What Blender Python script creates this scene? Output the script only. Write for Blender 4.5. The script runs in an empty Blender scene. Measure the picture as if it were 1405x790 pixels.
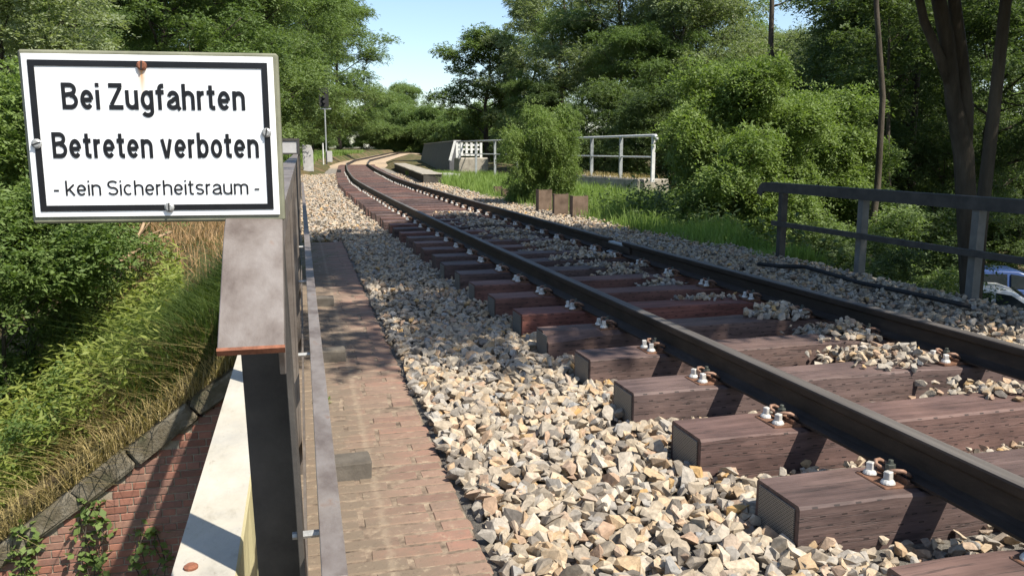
import bpy, bmesh, math, random
import numpy as np
from mathutils import Vector, Matrix
random.seed(7); RNG = np.random.default_rng(7)
R = math.radians
S = bpy.context.scene
COL = S.collection

# ------------------------------------------------------------------ camera
CZ = 1.36                                   # eye height above the brick walkway (z = 0)
FPX, PITCH, YAW = 1137.0, math.atan(190 / 1137), R(14.19)
cam = bpy.data.cameras.new('camera'); co = bpy.data.objects.new('camera', cam); COL.objects.link(co)
cam.sensor_width = 36; cam.lens = 36 * FPX / 1405; cam.clip_start = 0.05; cam.clip_end = 2000
co.location = (0, 0, CZ); co.rotation_euler = (math.pi / 2 - PITCH, 0, -YAW); S.camera = co
# ------------------------------------------------------------------ light
SUN = Vector((0.46, -0.62, 1.0)).normalized()       # towards the sun
EL = math.asin(SUN.z); AZ = math.atan2(SUN.x, SUN.y)
W = bpy.data.worlds.new('World'); S.world = W; W.use_nodes = True
nt = W.node_tree; nt.nodes.clear()
sk = nt.nodes.new('ShaderNodeTexSky'); sk.sky_type = 'NISHITA'; sk.sun_disc = False
sk.sun_elevation = EL; sk.sun_rotation = AZ; sk.air_density = 1.0; sk.dust_density = 0.7; sk.ozone_density = 2.0
bg = nt.nodes.new('ShaderNodeBackground'); bg.inputs[1].default_value = 0.12
wo = nt.nodes.new('ShaderNodeOutputWorld')
nt.links.new(sk.outputs[0], bg.inputs[0]); nt.links.new(bg.outputs[0], wo.inputs[0])
sl = bpy.data.lights.new('sun', 'SUN'); sl.energy = 5.0; sl.angle = R(0.53); sl.color = (1, 0.94, 0.84)
so = bpy.data.objects.new('sun', sl); COL.objects.link(so); so.location = (20, -30, 50)
so.rotation_euler = SUN.to_track_quat('Z', 'Y').to_euler()
S.view_settings.view_transform = 'Standard'; S.view_settings.look = 'None'
S.view_settings.exposure = 0.75; S.view_settings.gamma = 1.0
S.render.engine = 'CYCLES'; S.cycles.max_bounces = 6

# ------------------------------------------------------------------ pixel rays (photo 1405 x 790)
cp, sp_, cy_, sy_ = math.cos(PITCH), math.sin(PITCH), math.cos(YAW), math.sin(YAW)
def ray(u, v):
    X = (u - 702.5) / FPX; Y = (395 - v) / FPX
    f = cp + Y * sp_; z = -sp_ + Y * cp
    return Vector((X * cy_ + f * sy_, -X * sy_ + f * cy_, z))
def at_z(u, v, z):
    d = ray(u, v); return Vector((0, 0, CZ)) + d * ((z - CZ) / d.z)
def at_y(u, v, y):
    d = ray(u, v); return Vector((0, 0, CZ)) + d * (y / d.y)

# ------------------------------------------------------------------ object helpers
def tag(o, label=None, cat=None, group=None, kind=None):
    if label: o['label'] = label
    if cat: o['category'] = cat
    if group: o['group'] = group
    if kind: o['kind'] = kind
    return o
def empty(name, loc=(0, 0, 0), rz=0, label=None, cat=None, group=None):
    o = bpy.data.objects.new(name, None); COL.objects.link(o); o.location = loc; o.rotation_euler = (0, 0, rz)
    o.empty_display_size = 0.1
    return tag(o, label, cat, group)
def link(name, me, mat=None, parent=None, loc=(0, 0, 0), rot=(0, 0, 0), scale=(1, 1, 1)):
    o = bpy.data.objects.new(name, me); COL.objects.link(o)
    if mat and not me.materials: me.materials.append(mat)
    o.parent = parent; o.location = loc; o.rotation_euler = rot; o.scale = scale
    return o
def mesh_np(name, V, F, smooth=False):
    V = np.asarray(V, np.float32); F = np.asarray(F, np.int32)
    me = bpy.data.meshes.new(name); n = F.shape[1]
    me.vertices.add(len(V)); me.vertices.foreach_set('co', V.ravel())
    me.loops.add(F.size); me.loops.foreach_set('vertex_index', F.ravel())
    me.polygons.add(len(F)); me.polygons.foreach_set('loop_start', np.arange(0, F.size, n, dtype=np.int32))
    me.polygons.foreach_set('use_smooth', np.full(len(F), smooth, bool))
    me.update(calc_edges=True); return me
class B:                                     # collects shapes, gives one mesh
    def __init__(s): s.v = []; s.f = []
    def add(s, v, f):
        o = len(s.v); s.v += [tuple(p) for p in v]; s.f += [tuple(i + o for i in q) for q in f]; return s
    def box(s, a, b, M=None):
        (x0, y0, z0), (x1, y1, z1) = a, b
        v = [Vector(p) for p in ((x0, y0, z0), (x1, y0, z0), (x1, y1, z0), (x0, y1, z0), (x0, y0, z1), (x1, y0, z1), (x1, y1, z1), (x0, y1, z1))]
        if M: v = [M @ p for p in v]
        return s.add(v, [(3, 2, 1, 0), (4, 5, 6, 7), (0, 1, 5, 4), (1, 2, 6, 5), (2, 3, 7, 6), (3, 0, 4, 7)])
    def prism(s, poly, p0, p1, ax='x'):      # polygon in the plane across ax
        n = len(poly)
        def P(c, t): return {'x': (t, c[0], c[1]), 'y': (c[0], t, c[1]), 'z': (c[0], c[1], t)}[ax]
        v = [P(c, p0) for c in poly] + [P(c, p1) for c in poly]
        return s.add(v, [tuple(range(n))[::-1], tuple(range(n, 2 * n))] + [(i, (i + 1) % n, n + (i + 1) % n, n + i) for i in range(n)])
    def sweep(s, prof, path, closed=True):   # profile (a across, b up) along a path of (point, side, up)
        n = len(prof); v = []; f = []
        for p, a, b in path: v += [Vector(p) + Vector(a) * q[0] + Vector(b) * q[1] for q in prof]
        for k in range(len(path) - 1):
            for i in range(n): f.append((k * n + i, k * n + (i + 1) % n, (k + 1) * n + (i + 1) % n, (k + 1) * n + i))
        m = (len(path) - 1) * n
        f += [tuple(range(n))[::-1], tuple(range(m, m + n))]
        return s.add(v, f)
    def tube(s, pts, rad, n=8):
        pts = [Vector(p) for p in pts]
        if not hasattr(rad, '__len__'): rad = [rad] * len(pts)
        v = []; f = []; ref = None
        for k, p in enumerate(pts):
            t = (pts[min(k + 1, len(pts) - 1)] - pts[max(k - 1, 0)]).normalized()
            if ref is None: ref = t.orthogonal().normalized()
            ref = (ref - t * ref.dot(t)).normalized(); b = t.cross(ref)
            for i in range(n):
                a = 2 * math.pi * i / n; v.append(p + (ref * math.cos(a) + b * math.sin(a)) * rad[k])
        for k in range(len(pts) - 1):
            for i in range(n): f.append((k * n + i, k * n + (i + 1) % n, (k + 1) * n + (i + 1) % n, (k + 1) * n + i))
        m = (len(pts) - 1) * n
        f += [tuple(range(n))[::-1], tuple(range(m, m + n))]
        return s.add(v, f)
    def me(s, name, bevel=0, seg=1, smooth=False, jitter=0, cuts=0):
        m = bpy.data.meshes.new(name); m.from_pydata(s.v, [], s.f)
        bm = bmesh.new(); bm.from_mesh(m)
        bmesh.ops.recalc_face_normals(bm, faces=bm.faces)
        if cuts: bmesh.ops.subdivide_edges(bm, edges=bm.edges, cuts=cuts, use_grid_fill=True)
        if bevel: bmesh.ops.bevel(bm, geom=[e for e in bm.edges if len(e.link_faces) == 2 and e.calc_face_angle(0) > 0.5], offset=bevel, segments=seg, profile=0.5, affect='EDGES', clamp_overlap=True)
        if jitter:
            for w in bm.verts: w.co += Vector([random.uniform(-1, 1) for _ in range(3)]) * jitter
        bm.to_mesh(m); bm.free()
        if smooth:
            for p in m.polygons: p.use_smooth = True
        return m
    def obj(s, name, mat, parent=None, **k):
        return link(name, s.me(name, **k), mat, parent)

# ------------------------------------------------------------------ materials
def nodes(name):
    m = bpy.data.materials.new(name); m.use_nodes = True
    t = m.node_tree; t.nodes.clear()
    out = t.nodes.new('ShaderNodeOutputMaterial'); pr = t.nodes.new('ShaderNodeBsdfPrincipled')
    t.links.new(pr.outputs[0], out.inputs[0])
    return m, t, pr, out
def N(t, typ, **k):
    n = t.nodes.new('ShaderNode' + typ)
    for a, b in k.items():
        if a.startswith('i_'): n.inputs[int(a[2:]) if a[2:].isdigit() else a[2:]].default_value = b
        else: setattr(n, a, b)
    return n
def ramp(t, fac, stops, interp='LINEAR'):
    n = t.nodes.new('ShaderNodeValToRGB'); e = n.color_ramp.elements; n.color_ramp.interpolation = interp
    while len(e) < len(stops): e.new(0.5)
    for i, (p, c) in enumerate(stops): e[i].position = p; e[i].color = (*c, 1) if len(c) == 3 else c
    t.links.new(fac, n.inputs[0]); return n.outputs[0]
def mixc(t, fac, a, b, mode='MIX'):
    n = t.nodes.new('ShaderNodeMix'); n.data_type = 'RGBA'; n.blend_type = mode
    for sock, val in ((n.inputs[0], fac), (n.inputs[6], a), (n.inputs[7], b)):
        if hasattr(val, 'links'): t.links.new(val, sock)
        elif hasattr(val, '__len__'): sock.default_value = (*val, 1)
        else: sock.default_value = val
    return n.outputs[2]
def math_(t, op, a, b=None, c=None):
    n = t.nodes.new('ShaderNodeMath'); n.operation = op
    for i, v in enumerate((a, b, c)):
        if v is None: continue
        if hasattr(v, 'links'): t.links.new(v, n.inputs[i])
        else: n.inputs[i].default_value = v
    return n.outputs[0]
def coord(t, kind='pos'):
    if kind == 'pos': return t.nodes.new('ShaderNodeNewGeometry').outputs['Position']
    return t.nodes.new('ShaderNodeTexCoord').outputs['Object']
def noise(t, c, scale, detail=5, rough=0.6, stretch=None):
    if stretch:
        mp = t.nodes.new('ShaderNodeMapping'); mp.inputs['Scale'].default_value = stretch; t.links.new(c, mp.inputs[0]); c = mp.outputs[0]
    n = N(t, 'TexNoise'); n.inputs['Scale'].default_value = scale; n.inputs['Detail'].default_value = detail; n.inputs['Roughness'].default_value = rough
    t.links.new(c, n.inputs['Vector']); return n.outputs[0]
def bump(t, pr, h, strength=0.4, dist=0.01):
    b = N(t, 'Bump'); b.inputs['Strength'].default_value = strength; b.inputs['Distance'].default_value = dist
    t.links.new(h, b.inputs['Height']); t.links.new(b.outputs[0], pr.inputs['Normal'])
def mat(name, stops, scale=6, rough=0.8, bmp=0.3, bscale=60, bdist=0.004, co_='pos', metal=0, stretch=None, rnd=0, spec=0.3):
    m, t, pr, out = nodes(name); c = coord(t, co_)
    f = noise(t, c, scale, 7, 0.62, stretch)
    col = ramp(t, f, stops)
    if rnd:
        oi = N(t, 'ObjectInfo'); v = math_(t, 'MULTIPLY_ADD', oi.outputs['Random'], rnd, 1 - rnd / 2)
        h = N(t, 'HueSaturation'); t.links.new(v, h.inputs['Value']); t.links.new(col, h.inputs['Color']); col = h.outputs[0]
    t.links.new(col, pr.inputs['Base Color'])
    pr.inputs['Roughness'].default_value = rough; pr.inputs['Metallic'].default_value = metal
    pr.inputs['Specular IOR Level'].default_value = spec
    if bmp: bump(t, pr, noise(t, c, bscale, 5, 0.65, stretch), bmp, bdist)
    return m
M = {}
def c3(a, k=1.0): return (a[0] * k, a[1] * k, a[2] * k)
M['railing'] = mat('weathered_brown_paint', [(0.3, (0.085, 0.068, 0.055)), (0.55, (0.13, 0.108, 0.09)), (0.75, (0.17, 0.15, 0.13))], 7, 0.62, 0.25, 90)
M['railing_top'] = mat('worn_handrail_paint', [(0.28, (0.09, 0.07, 0.06)), (0.45, (0.15, 0.127, 0.113)), (0.6, (0.2, 0.178, 0.163)), (0.72, (0.17, 0.1, 0.065))], 11, 0.5, 0.3, 120, stretch=(1, 0.5, 1))
M['rust'] = mat('rust', [(0.3, (0.09, 0.04, 0.025)), (0.5, (0.2, 0.08, 0.045)), (0.7, (0.3, 0.12, 0.07))], 45, 0.9, 0.5, 150)
M['dark_paint'] = mat('dark_railing_paint', [(0.3, (0.035, 0.032, 0.03)), (0.7, (0.075, 0.068, 0.06))], 8, 0.6, 0.2, 80)
M['post_grey'] = mat('grey_railing_paint', [(0.3, (0.10, 0.098, 0.09)), (0.7, (0.17, 0.165, 0.15))], 8, 0.65, 0.2, 80)
M['white_paint'] = mat('weathered_white_paint', [(0.3, (0.45, 0.45, 0.42)), (0.6, (0.66, 0.66, 0.63))], 9, 0.6, 0.2, 80)
M['galv'] = mat('galvanised_steel', [(0.3, (0.26, 0.28, 0.28)), (0.7, (0.4, 0.42, 0.42))], 12, 0.5, 0.1, 60, metal=0.3)
M['concrete'] = mat('old_concrete', [(0.25, (0.17, 0.15, 0.12)), (0.5, (0.3, 0.27, 0.22)), (0.75, (0.4, 0.36, 0.29))], 5, 0.92, 0.6, 70, 0.008)
M['footing'] = mat('footing_stone', [(0.3, (0.07, 0.06, 0.048)), (0.7, (0.15, 0.13, 0.105))], 9, 0.9, 0.6, 70)
M['mossy'] = mat('mossy_coping', [(0.25, (0.05, 0.055, 0.025)), (0.45, (0.12, 0.1, 0.065)), (0.62, (0.21, 0.185, 0.14)), (0.8, (0.11, 0.12, 0.04))], 4, 0.95, 0.9, 40, 0.02)
M['pale_concrete'] = mat('pale_concrete', [(0.3, (0.33, 0.32, 0.31)), (0.7, (0.47, 0.46, 0.45))], 3, 0.9, 0.3, 60)
M['grey_panel'] = mat('grey_steel_panel', [(0.3, (0.08, 0.08, 0.084)), (0.7, (0.125, 0.125, 0.13))], 2.5, 0.6, 0.2, 30)
M['shaded_stone'] = mat('stone_dark_for_shade', [(0.3, (0.03, 0.027, 0.023)), (0.7, (0.09, 0.08, 0.065))], 4, 0.9, 0.7, 30, 0.02)  # shade on the platform's track side put into the stone colour
M['rust_post'] = mat('rusty_steel_stub', [(0.3, (0.09, 0.06, 0.04)), (0.7, (0.2, 0.14, 0.1))], 6, 0.85, 0.4, 60)
M['black'] = mat('black_print', [(0.3, (0.008, 0.008, 0.01)), (0.7, (0.014, 0.014, 0.016))], 20, 0.35, 0.05, 200)
M['olive'] = mat('olive_backing_board', [(0.3, (0.13, 0.13, 0.09)), (0.7, (0.23, 0.23, 0.16))], 14, 0.7, 0.2, 90)
M['screw'] = mat('zinc_screw', [(0.3, (0.28, 0.28, 0.27)), (0.7, (0.45, 0.45, 0.43))], 60, 0.45, 0.2, 200, metal=0.4)
M['slot'] = mat('dark_slot', [(0.3, (0.02, 0.02, 0.02)), (0.7, (0.03, 0.03, 0.03))], 60, 0.8, 0)
M['bark'] = mat('bark', [(0.3, (0.035, 0.028, 0.02)), (0.6, (0.085, 0.07, 0.052)), (0.8, (0.13, 0.11, 0.085))], 6, 0.95, 0.9, 20, 0.03, stretch=(1, 1, 0.2))
M['pale_wood'] = mat('dead_wood', [(0.3, (0.22, 0.14, 0.08)), (0.7, (0.42, 0.3, 0.19))], 12, 0.9, 0.4, 60, stretch=(1, 1, 0.3))
M['plate_white'] = None
def enamel():
    m, t, pr, out = nodes('white_enamel'); c = coord(t, 'obj')
    f = noise(t, c, 9, 5); col = ramp(t, f, [(0.3, (0.72, 0.725, 0.72)), (0.7, (0.82, 0.82, 0.81))])
    # rust streak that runs down from the top screw (a stain on the enamel)
    sx = N(t, 'SeparateXYZ'); t.links.new(c, sx.inputs[0])
    wob = noise(t, c, 60, 3, 0.6, (1, 1, 0.25))
    dx = math_(t, 'ABSOLUTE', math_(t, 'ADD', math_(t, 'SUBTRACT', sx.outputs[0], STAIN[0]), math_(t, 'MULTIPLY_ADD', wob, 0.012, -0.006)))
    dz = math_(t, 'SUBTRACT', STAIN[1], sx.outputs[2])
    a = math_(t, 'SUBTRACT', 1, math_(t, 'DIVIDE', dx, 0.010)); a = math_(t, 'MAXIMUM', a, 0)
    b = math_(t, 'SUBTRACT', 1, math_(t, 'DIVIDE', dz, 0.062)); b = math_(t, 'MULTIPLY', math_(t, 'MAXIMUM', b, 0), math_(t, 'GREATER_THAN', dz, 0))
    k = math_(t, 'MINIMUM', math_(t, 'MULTIPLY', math_(t, 'MULTIPLY', a, b), 1.1), 0.85)
    col = mixc(t, k, col, (0.62, 0.28, 0.06))
    sp = N(t, 'TexVoronoi'); sp.inputs['Scale'].default_value = 34; t.links.new(c, sp.inputs['Vector'])
    dots = math_(t, 'MULTIPLY', math_(t, 'LESS_THAN', sp.outputs['Distance'], 0.035), 0.5)
    col = mixc(t, dots, col, (0.3, 0.27, 0.22))
    t.links.new(col, pr.inputs['Base Color']); pr.inputs['Roughness'].default_value = 0.3; pr.inputs['Specular IOR Level'].default_value = 0.3
    return m
def pale_beam():
    m, t, pr, out = nodes('weathered_pale_paint'); c = coord(t)
    f = noise(t, c, 5, 8, 0.7, (1.3, 0.6, 1)); col = ramp(t, f, [(0.25, (0.25, 0.22, 0.165)), (0.42, (0.42, 0.385, 0.31)), (0.7, (0.5, 0.465, 0.39))])
    g = noise(t, c, 2.2, 6, 0.7); k = ramp(t, g, [(0.48, (0, 0, 0)), (0.7, (0.6, 0.6, 0.6))])
    col = mixc(t, k, col, (0.3, 0.295, 0.28))
    k3 = ramp(t, noise(t, c, 26, 6, 0.8, (1.5, 0.5, 1)), [(0.28, (0.7, 0.7, 0.7)), (0.4, (0, 0, 0))]); col = mixc(t, k3, col, (0.2, 0.17, 0.13))
    geo = N(t, 'NewGeometry'); s = N(t, 'SeparateXYZ'); t.links.new(geo.outputs['True Normal'], s.inputs[0])
    side = math_(t, 'MULTIPLY', math_(t, 'ABSOLUTE', s.outputs[0]), 0.8)
    col = mixc(t, side, col, (0.44, 0.38, 0.17))            # yellow lichen on the upright faces
    t.links.new(col, pr.inputs['Base Color']); pr.inputs['Roughness'].default_value = 0.85
    bump(t, pr, noise(t, c, 45, 6, 0.7), 0.35, 0.006)
    return m
M['pale_beam'] = pale_beam()
def brick_mat(name, cols, stain, island=False):
    m, t, pr, out = nodes(name); c = coord(t)
    if island: r = N(t, 'NewGeometry').outputs['Random Per Island']
    else: r = N(t, 'ObjectInfo').outputs['Random']
    n1 = noise(t, c, 22, 6, 0.7)
    f = math_(t, 'ADD', math_(t, 'MULTIPLY', r, 0.6), math_(t, 'MULTIPLY', n1, 0.4))
    col = ramp(t, f, [(i / (len(cols) - 1) * 0.7 + 0.15, q) for i, q in enumerate(cols)])
    g = noise(t, c, 2.3, 7, 0.68); 
    if stain == 'walk':
        s = N(t, 'SeparateXYZ'); t.links.new(c, s.inputs[0])
        g = math_(t, 'ADD', g, math_(t, 'MULTIPLY_ADD', s.outputs[0], -0.8, 0.33))
        k = ramp(t, g, [(0.42, (0, 0, 0)), (0.72, (0.9, 0.9, 0.9))]); col = mixc(t, k, col, (0.155, 0.12, 0.083))
        d = noise(t, c, 14, 6, 0.75); kd = ramp(t, d, [(0.56, (0, 0, 0)), (0.7, (0.6, 0.6, 0.6))]); col = mixc(t, kd, col, (0.4, 0.32, 0.22)); d2 = noise(t, c, 38, 5, 0.8); kd2 = ramp(t, d2, [(0.3, (0.75, 0.75, 0.75)), (0.42, (0, 0, 0))]); col = mixc(t, kd2, col, (0.07, 0.05, 0.038)); sx_ = N(t, 'SeparateXYZ'); t.links.new(c, sx_.inputs[0]); ln_ = math_(t, 'ABSOLUTE', math_(t, 'SUBTRACT', math_(t, 'ADD', sx_.outputs[0], math_(t, 'MULTIPLY_ADD', d, 0.08, -0.04)), 0.245)); kl = ramp(t, ln_, [(0.004, (0.4, 0.4, 0.4)), (0.02, (0, 0, 0))]); col = mixc(t, kl, col, (0.3, 0.235, 0.165))
    else:
        k = ramp(t, g, [(0.45, (0, 0, 0)), (0.72, (0.7, 0.7, 0.7))]); col = mixc(t, k, col, (0.12, 0.09, 0.07))
    t.links.new(col, pr.inputs['Base Color']); pr.inputs['Roughness'].default_value = 0.9
    bump(t, pr, noise(t, c, 90, 6, 0.7), 0.5, 0.004)
    return m
BC = [(0.165, 0.1, 0.074), (0.225, 0.135, 0.096), (0.25, 0.16, 0.114), (0.2, 0.135, 0.098), (0.29, 0.15, 0.105)]
M['brick_walk'] = brick_mat('walkway_brick', BC, 'walk'); M['brick_walk_far'] = brick_mat('walkway_brick_far', BC, 'walk', True)
WC = [(0.17, 0.075, 0.05), (0.25, 0.105, 0.07), (0.31, 0.14, 0.095), (0.2, 0.1, 0.075), (0.3, 0.17, 0.12)]
M['brick_wall'] = brick_mat('wing_wall_brick', WC, 'wall'); M['brick_wall_far'] = brick_mat('wing_wall_brick_far', WC, 'wall', True)
M['mortar'] = mat('mortar', [(0.3, (0.2, 0.165, 0.12)), (0.6, (0.33, 0.28, 0.21))], 12, 0.95, 0.6, 90)
M['mortar_walk'] = mat('mortar_walk', [(0.3, (0.06, 0.046, 0.034)), (0.5, (0.19, 0.14, 0.1)), (0.7, (0.32, 0.25, 0.175))], 16, 0.95, 0.6, 90)
def sleeper_mat():
    m, t, pr, out = nodes('creosoted_sleeper_wood'); c = coord(t, 'obj'); oi = N(t, 'ObjectInfo')
    off = N(t, 'VectorMath'); off.operation = 'MULTIPLY_ADD'; 
    cmb = N(t, 'CombineXYZ'); t.links.new(oi.outputs['Random'], cmb.inputs[0]); t.links.new(oi.outputs['Random'], cmb.inputs[2])
    off.inputs[1].default_value = (40, 0, 40); t.links.new(cmb.outputs[0], off.inputs[0]); t.links.new(c, off.inputs[2]); cc = off.outputs[0]
    g = noise(t, cc, 7, 8, 0.65, (0.35, 3, 3))
    col = ramp(t, g, [(0.28, (0.045, 0.031, 0.028)), (0.5, (0.115, 0.08, 0.07)), (0.72, (0.19, 0.135, 0.118))])
    w = noise(t, cc, 2.2, 5, 0.6); k = ramp(t, w, [(0.45, (0, 0, 0)), (0.75, (0.7, 0.7, 0.7))])
    col = mixc(t, k, col, (0.25, 0.17, 0.14))
    col = mixc(t, 1.0, col, oi.outputs['Color'], 'MULTIPLY')
    # rows of short incisions on the long sides (and faintly on top)
    s = N(t, 'SeparateXYZ'); t.links.new(c, s.inputs[0])
    zr = math_(t, 'DIVIDE', s.outputs[2], 0.034); row = math_(t, 'FLOOR', zr); fz = math_(t, 'FRACT', zr)
    xr = math_(t, 'ADD', math_(t, 'DIVIDE', s.outputs[0], 0.085), math_(t, 'MULTIPLY', row, 0.37)); fx = math_(t, 'FRACT', xr)
    d = math_(t, 'MULTIPLY', math_(t, 'LESS_THAN', fx, 0.26), math_(t, 'LESS_THAN', fz, 0.15))
    ge = N(t, 'NewGeometry'); tc = N(t, 'TexCoord'); ns = N(t, 'SeparateXYZ'); t.links.new(tc.outputs['Normal'], ns.inputs[0])
    d = math_(t, 'MULTIPLY', d, math_(t, 'GREATER_THAN', math_(t, 'ABSOLUTE', ns.outputs[1]), 0.7))
    d = math_(t, 'MULTIPLY', d, math_(t, 'GREATER_THAN', noise(t, cc, 25, 2), 0.38))
    col = mixc(t, math_(t, 'MULTIPLY', d, 0.85), col, (0.012, 0.009, 0.008))
    # long drying cracks
    cr = noise(t, cc, 9, 4, 0.5, (0.12, 4, 4)); ck = ramp(t, cr, [(0.485, (0, 0, 0)), (0.5, (0.7, 0.7, 0.7)), (0.515, (0, 0, 0))])
    col = mixc(t, ck, col, (0.02, 0.015, 0.013))
    t.links.new(col, pr.inputs['Base Color']); pr.inputs['Roughness'].default_value = 0.68; pr.inputs['Specular IOR Level'].default_value = 0.35
    h = math_(t, 'SUBTRACT', noise(t, cc, 30, 6, 0.7, (0.12, 2, 2)), math_(t, 'MULTIPLY', d, 0.8)); h = math_(t, 'SUBTRACT', h, ck)
    bump(t, pr, h, 0.55, 0.005)
    return m
M['sleeper'] = sleeper_mat()
def nailplate():
    m, t, pr, out = nodes('perforated_nail_plate'); c = coord(t, 'obj')
    b = N(t, 'TexBrick'); b.inputs['Scale'].default_value = 1; b.inputs['Brick Width'].default_value = 0.017; b.inputs['Row Height'].default_value = 0.0075
    b.inputs['Mortar Size'].default_value = 0.0022; b.inputs['Mortar Smooth'].default_value = 0.2
    b.inputs['Color1'].default_value = (0.02, 0.015, 0.012, 1); b.inputs['Color2'].default_value = (0.05, 0.04, 0.03, 1); b.inputs['Mortar'].default_value = (0.2, 0.18, 0.15, 1)
    mp = N(t, 'Mapping'); mp.inputs['Rotation'].default_value = (0, 0, 0)
    s = N(t, 'SeparateXYZ'); t.links.new(c, s.inputs[0]); q = N(t, 'CombineXYZ'); t.links.new(s.outputs[1], q.inputs[0]); t.links.new(s.outputs[2], q.inputs[1])
    t.links.new(q.outputs[0], b.inputs['Vector'])
    k = ramp(t, noise(t, c, 14, 3), [(0.35, (0, 0, 0)), (0.6, (0.8, 0.8, 0.8))])
    col = mixc(t, k, b.outputs[0], (0.06, 0.045, 0.035)); t.links.new(b.outputs[0], pr.inputs['Base Color'])
    pr.inputs['Roughness'].default_value = 0.6
    bump(t, pr, b.outputs[1], 0.5, 0.003); return m
M['nail_plate'] = nailplate()
def rail_mat():
    m, t, pr, out = nodes('rail_steel'); c = coord(t)
    f = noise(t, c, 14, 7, 0.7, (1, 0.25, 1)); col = ramp(t, f, [(0.3, (0.016, 0.012, 0.009)), (0.55, (0.036, 0.026, 0.02)), (0.75, (0.065, 0.046, 0.034))])
    ge = N(t, 'NewGeometry'); s = N(t, 'SeparateXYZ'); t.links.new(ge.outputs['Normal'], s.inputs[0]); p = N(t, 'SeparateXYZ'); t.links.new(c, p.inputs[0])
    at = N(t, 'Attribute'); at.attribute_name = 'head'
    k = math_(t, 'MULTIPLY', at.outputs['Fac'], math_(t, 'GREATER_THAN', s.outputs[2], 0.55))
    f2 = noise(t, c, 10, 5, 0.6, (2, 0.08, 1)); c2 = ramp(t, f2, [(0.35, (0.075, 0.065, 0.057)), (0.65, (0.14, 0.125, 0.11))])
    col = mixc(t, k, col, c2); t.links.new(col, pr.inputs['Base Color'])
    pr.inputs['Roughness'].default_value = 0.58; pr.inputs['Specular IOR Level'].default_value = 0.25
    bump(t, pr, noise(t, c, 110, 5, 0.7), 0.25, 0.003); return m
M['rail'] = rail_mat()
M['baseplate'] = mat('rusty_baseplate', [(0.3, (0.07, 0.035, 0.022)), (0.6, (0.19, 0.095, 0.055)), (0.8, (0.26, 0.14, 0.085))], 18, 0.8, 0.5, 120)
M['clip'] = mat('rusted_clip', [(0.3, (0.16, 0.08, 0.05)), (0.6, (0.32, 0.2, 0.14))], 25, 0.65, 0.3, 120, metal=0.2)
M['coach_screw'] = mat('galvanised_coach_screw', [(0.3, (0.42, 0.4, 0.36)), (0.7, (0.66, 0.63, 0.58))], 40, 0.5, 0.3, 150, metal=0.25)
M['nut'] = mat('green_black_nut', [(0.3, (0.05, 0.055, 0.045)), (0.7, (0.13, 0.14, 0.12))], 40, 0.5, 0.3, 150, metal=0.4)
SC = [(0.0, (0.2, 0.185, 0.17)), (0.15, (0.36, 0.315, 0.255)), (0.3, (0.48, 0.42, 0.33)), (0.45, (0.37, 0.355, 0.33)), (0.58, (0.53, 0.46, 0.36)), (0.7, (0.5, 0.38, 0.25)), (0.8, (0.43, 0.31, 0.23)), (0.88, (0.58, 0.53, 0.45)), (0.95, (0.3, 0.31, 0.32)), (1.0, (0.55, 0.36, 0.15))]
def stone_mat(name, island):
    m, t, pr, out = nodes(name)
    r = N(t, 'NewGeometry').outputs['Random Per Island'] if island else N(t, 'ObjectInfo').outputs['Random']
    col = ramp(t, r, SC); c = coord(t)
    f = noise(t, c, 45, 6, 0.7); k = ramp(t, f, [(0.3, (0.5, 0.475, 0.44)), (0.7, (1.06, 1.0, 0.92))])
    col = mixc(t, 1.0, col, k, 'MULTIPLY')
    t.links.new(col, pr.inputs['Base Color']); pr.inputs['Roughness'].default_value = 0.88; pr.inputs['Specular IOR Level'].default_value = 0.25
    bump(t, pr, noise(t, c, 130, 5, 0.7), 0.5, 0.004); return m
M['stones'] = stone_mat('ballast_stones', True); M['stone'] = stone_mat('ballast_stone', False)
def ground_mat(name, a, b, c_, sc=1.2, green=None):
    m, t, pr, out = nodes(name); c = coord(t)
    col = ramp(t, noise(t, c, sc, 9, 0.72), [(0.3, a), (0.5, b), (0.7, c_)])
    if green: col = mixc(t, ramp(t, noise(t, c, 0.5, 6, 0.7), [(0.42, (0, 0, 0)), (0.6, (0.9, 0.9, 0.9))]), col, green)
    t.links.new(col, pr.inputs['Base Color']); pr.inputs['Roughness'].default_value = 0.97; pr.inputs['Specular IOR Level'].default_value = 0.1
    bump(t, pr, noise(t, c, 18, 9, 0.75), 0.9, 0.05); return m
M['ground'] = ground_mat('earth', (0.07, 0.055, 0.032), (0.14, 0.1, 0.055), (0.21, 0.15, 0.085), 1.2, (0.05, 0.07, 0.022))
M['bed'] = ground_mat('ballast_bed', (0.12, 0.11, 0.1), (0.22, 0.2, 0.17), (0.34, 0.31, 0.27), 14)
def far_sand(m):
    t = m.node_tree; pr = t.nodes['Principled BSDF']; old = pr.inputs['Base Color'].links[0].from_socket
    s_ = N(t, 'SeparateXYZ'); t.links.new(coord(t), s_.inputs[0]); k = math_(t, 'MULTIPLY', math_(t, 'SUBTRACT', s_.outputs[1], 58), 0.1); k = math_(t, 'MINIMUM', math_(t, 'MAXIMUM', k, 0), 0.85)
    t.links.new(mixc(t, k, old, (0.44, 0.33, 0.22)), pr.inputs['Base Color'])
far_sand(M['bed'])
M['sand'] = ground_mat('sandy_gravel', (0.25, 0.2, 0.14), (0.36, 0.3, 0.21), (0.46, 0.4, 0.3), 3)
M['asphalt'] = ground_mat('asphalt', (0.04, 0.04, 0.04), (0.055, 0.055, 0.053), (0.075, 0.073, 0.07), 5)
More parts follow.
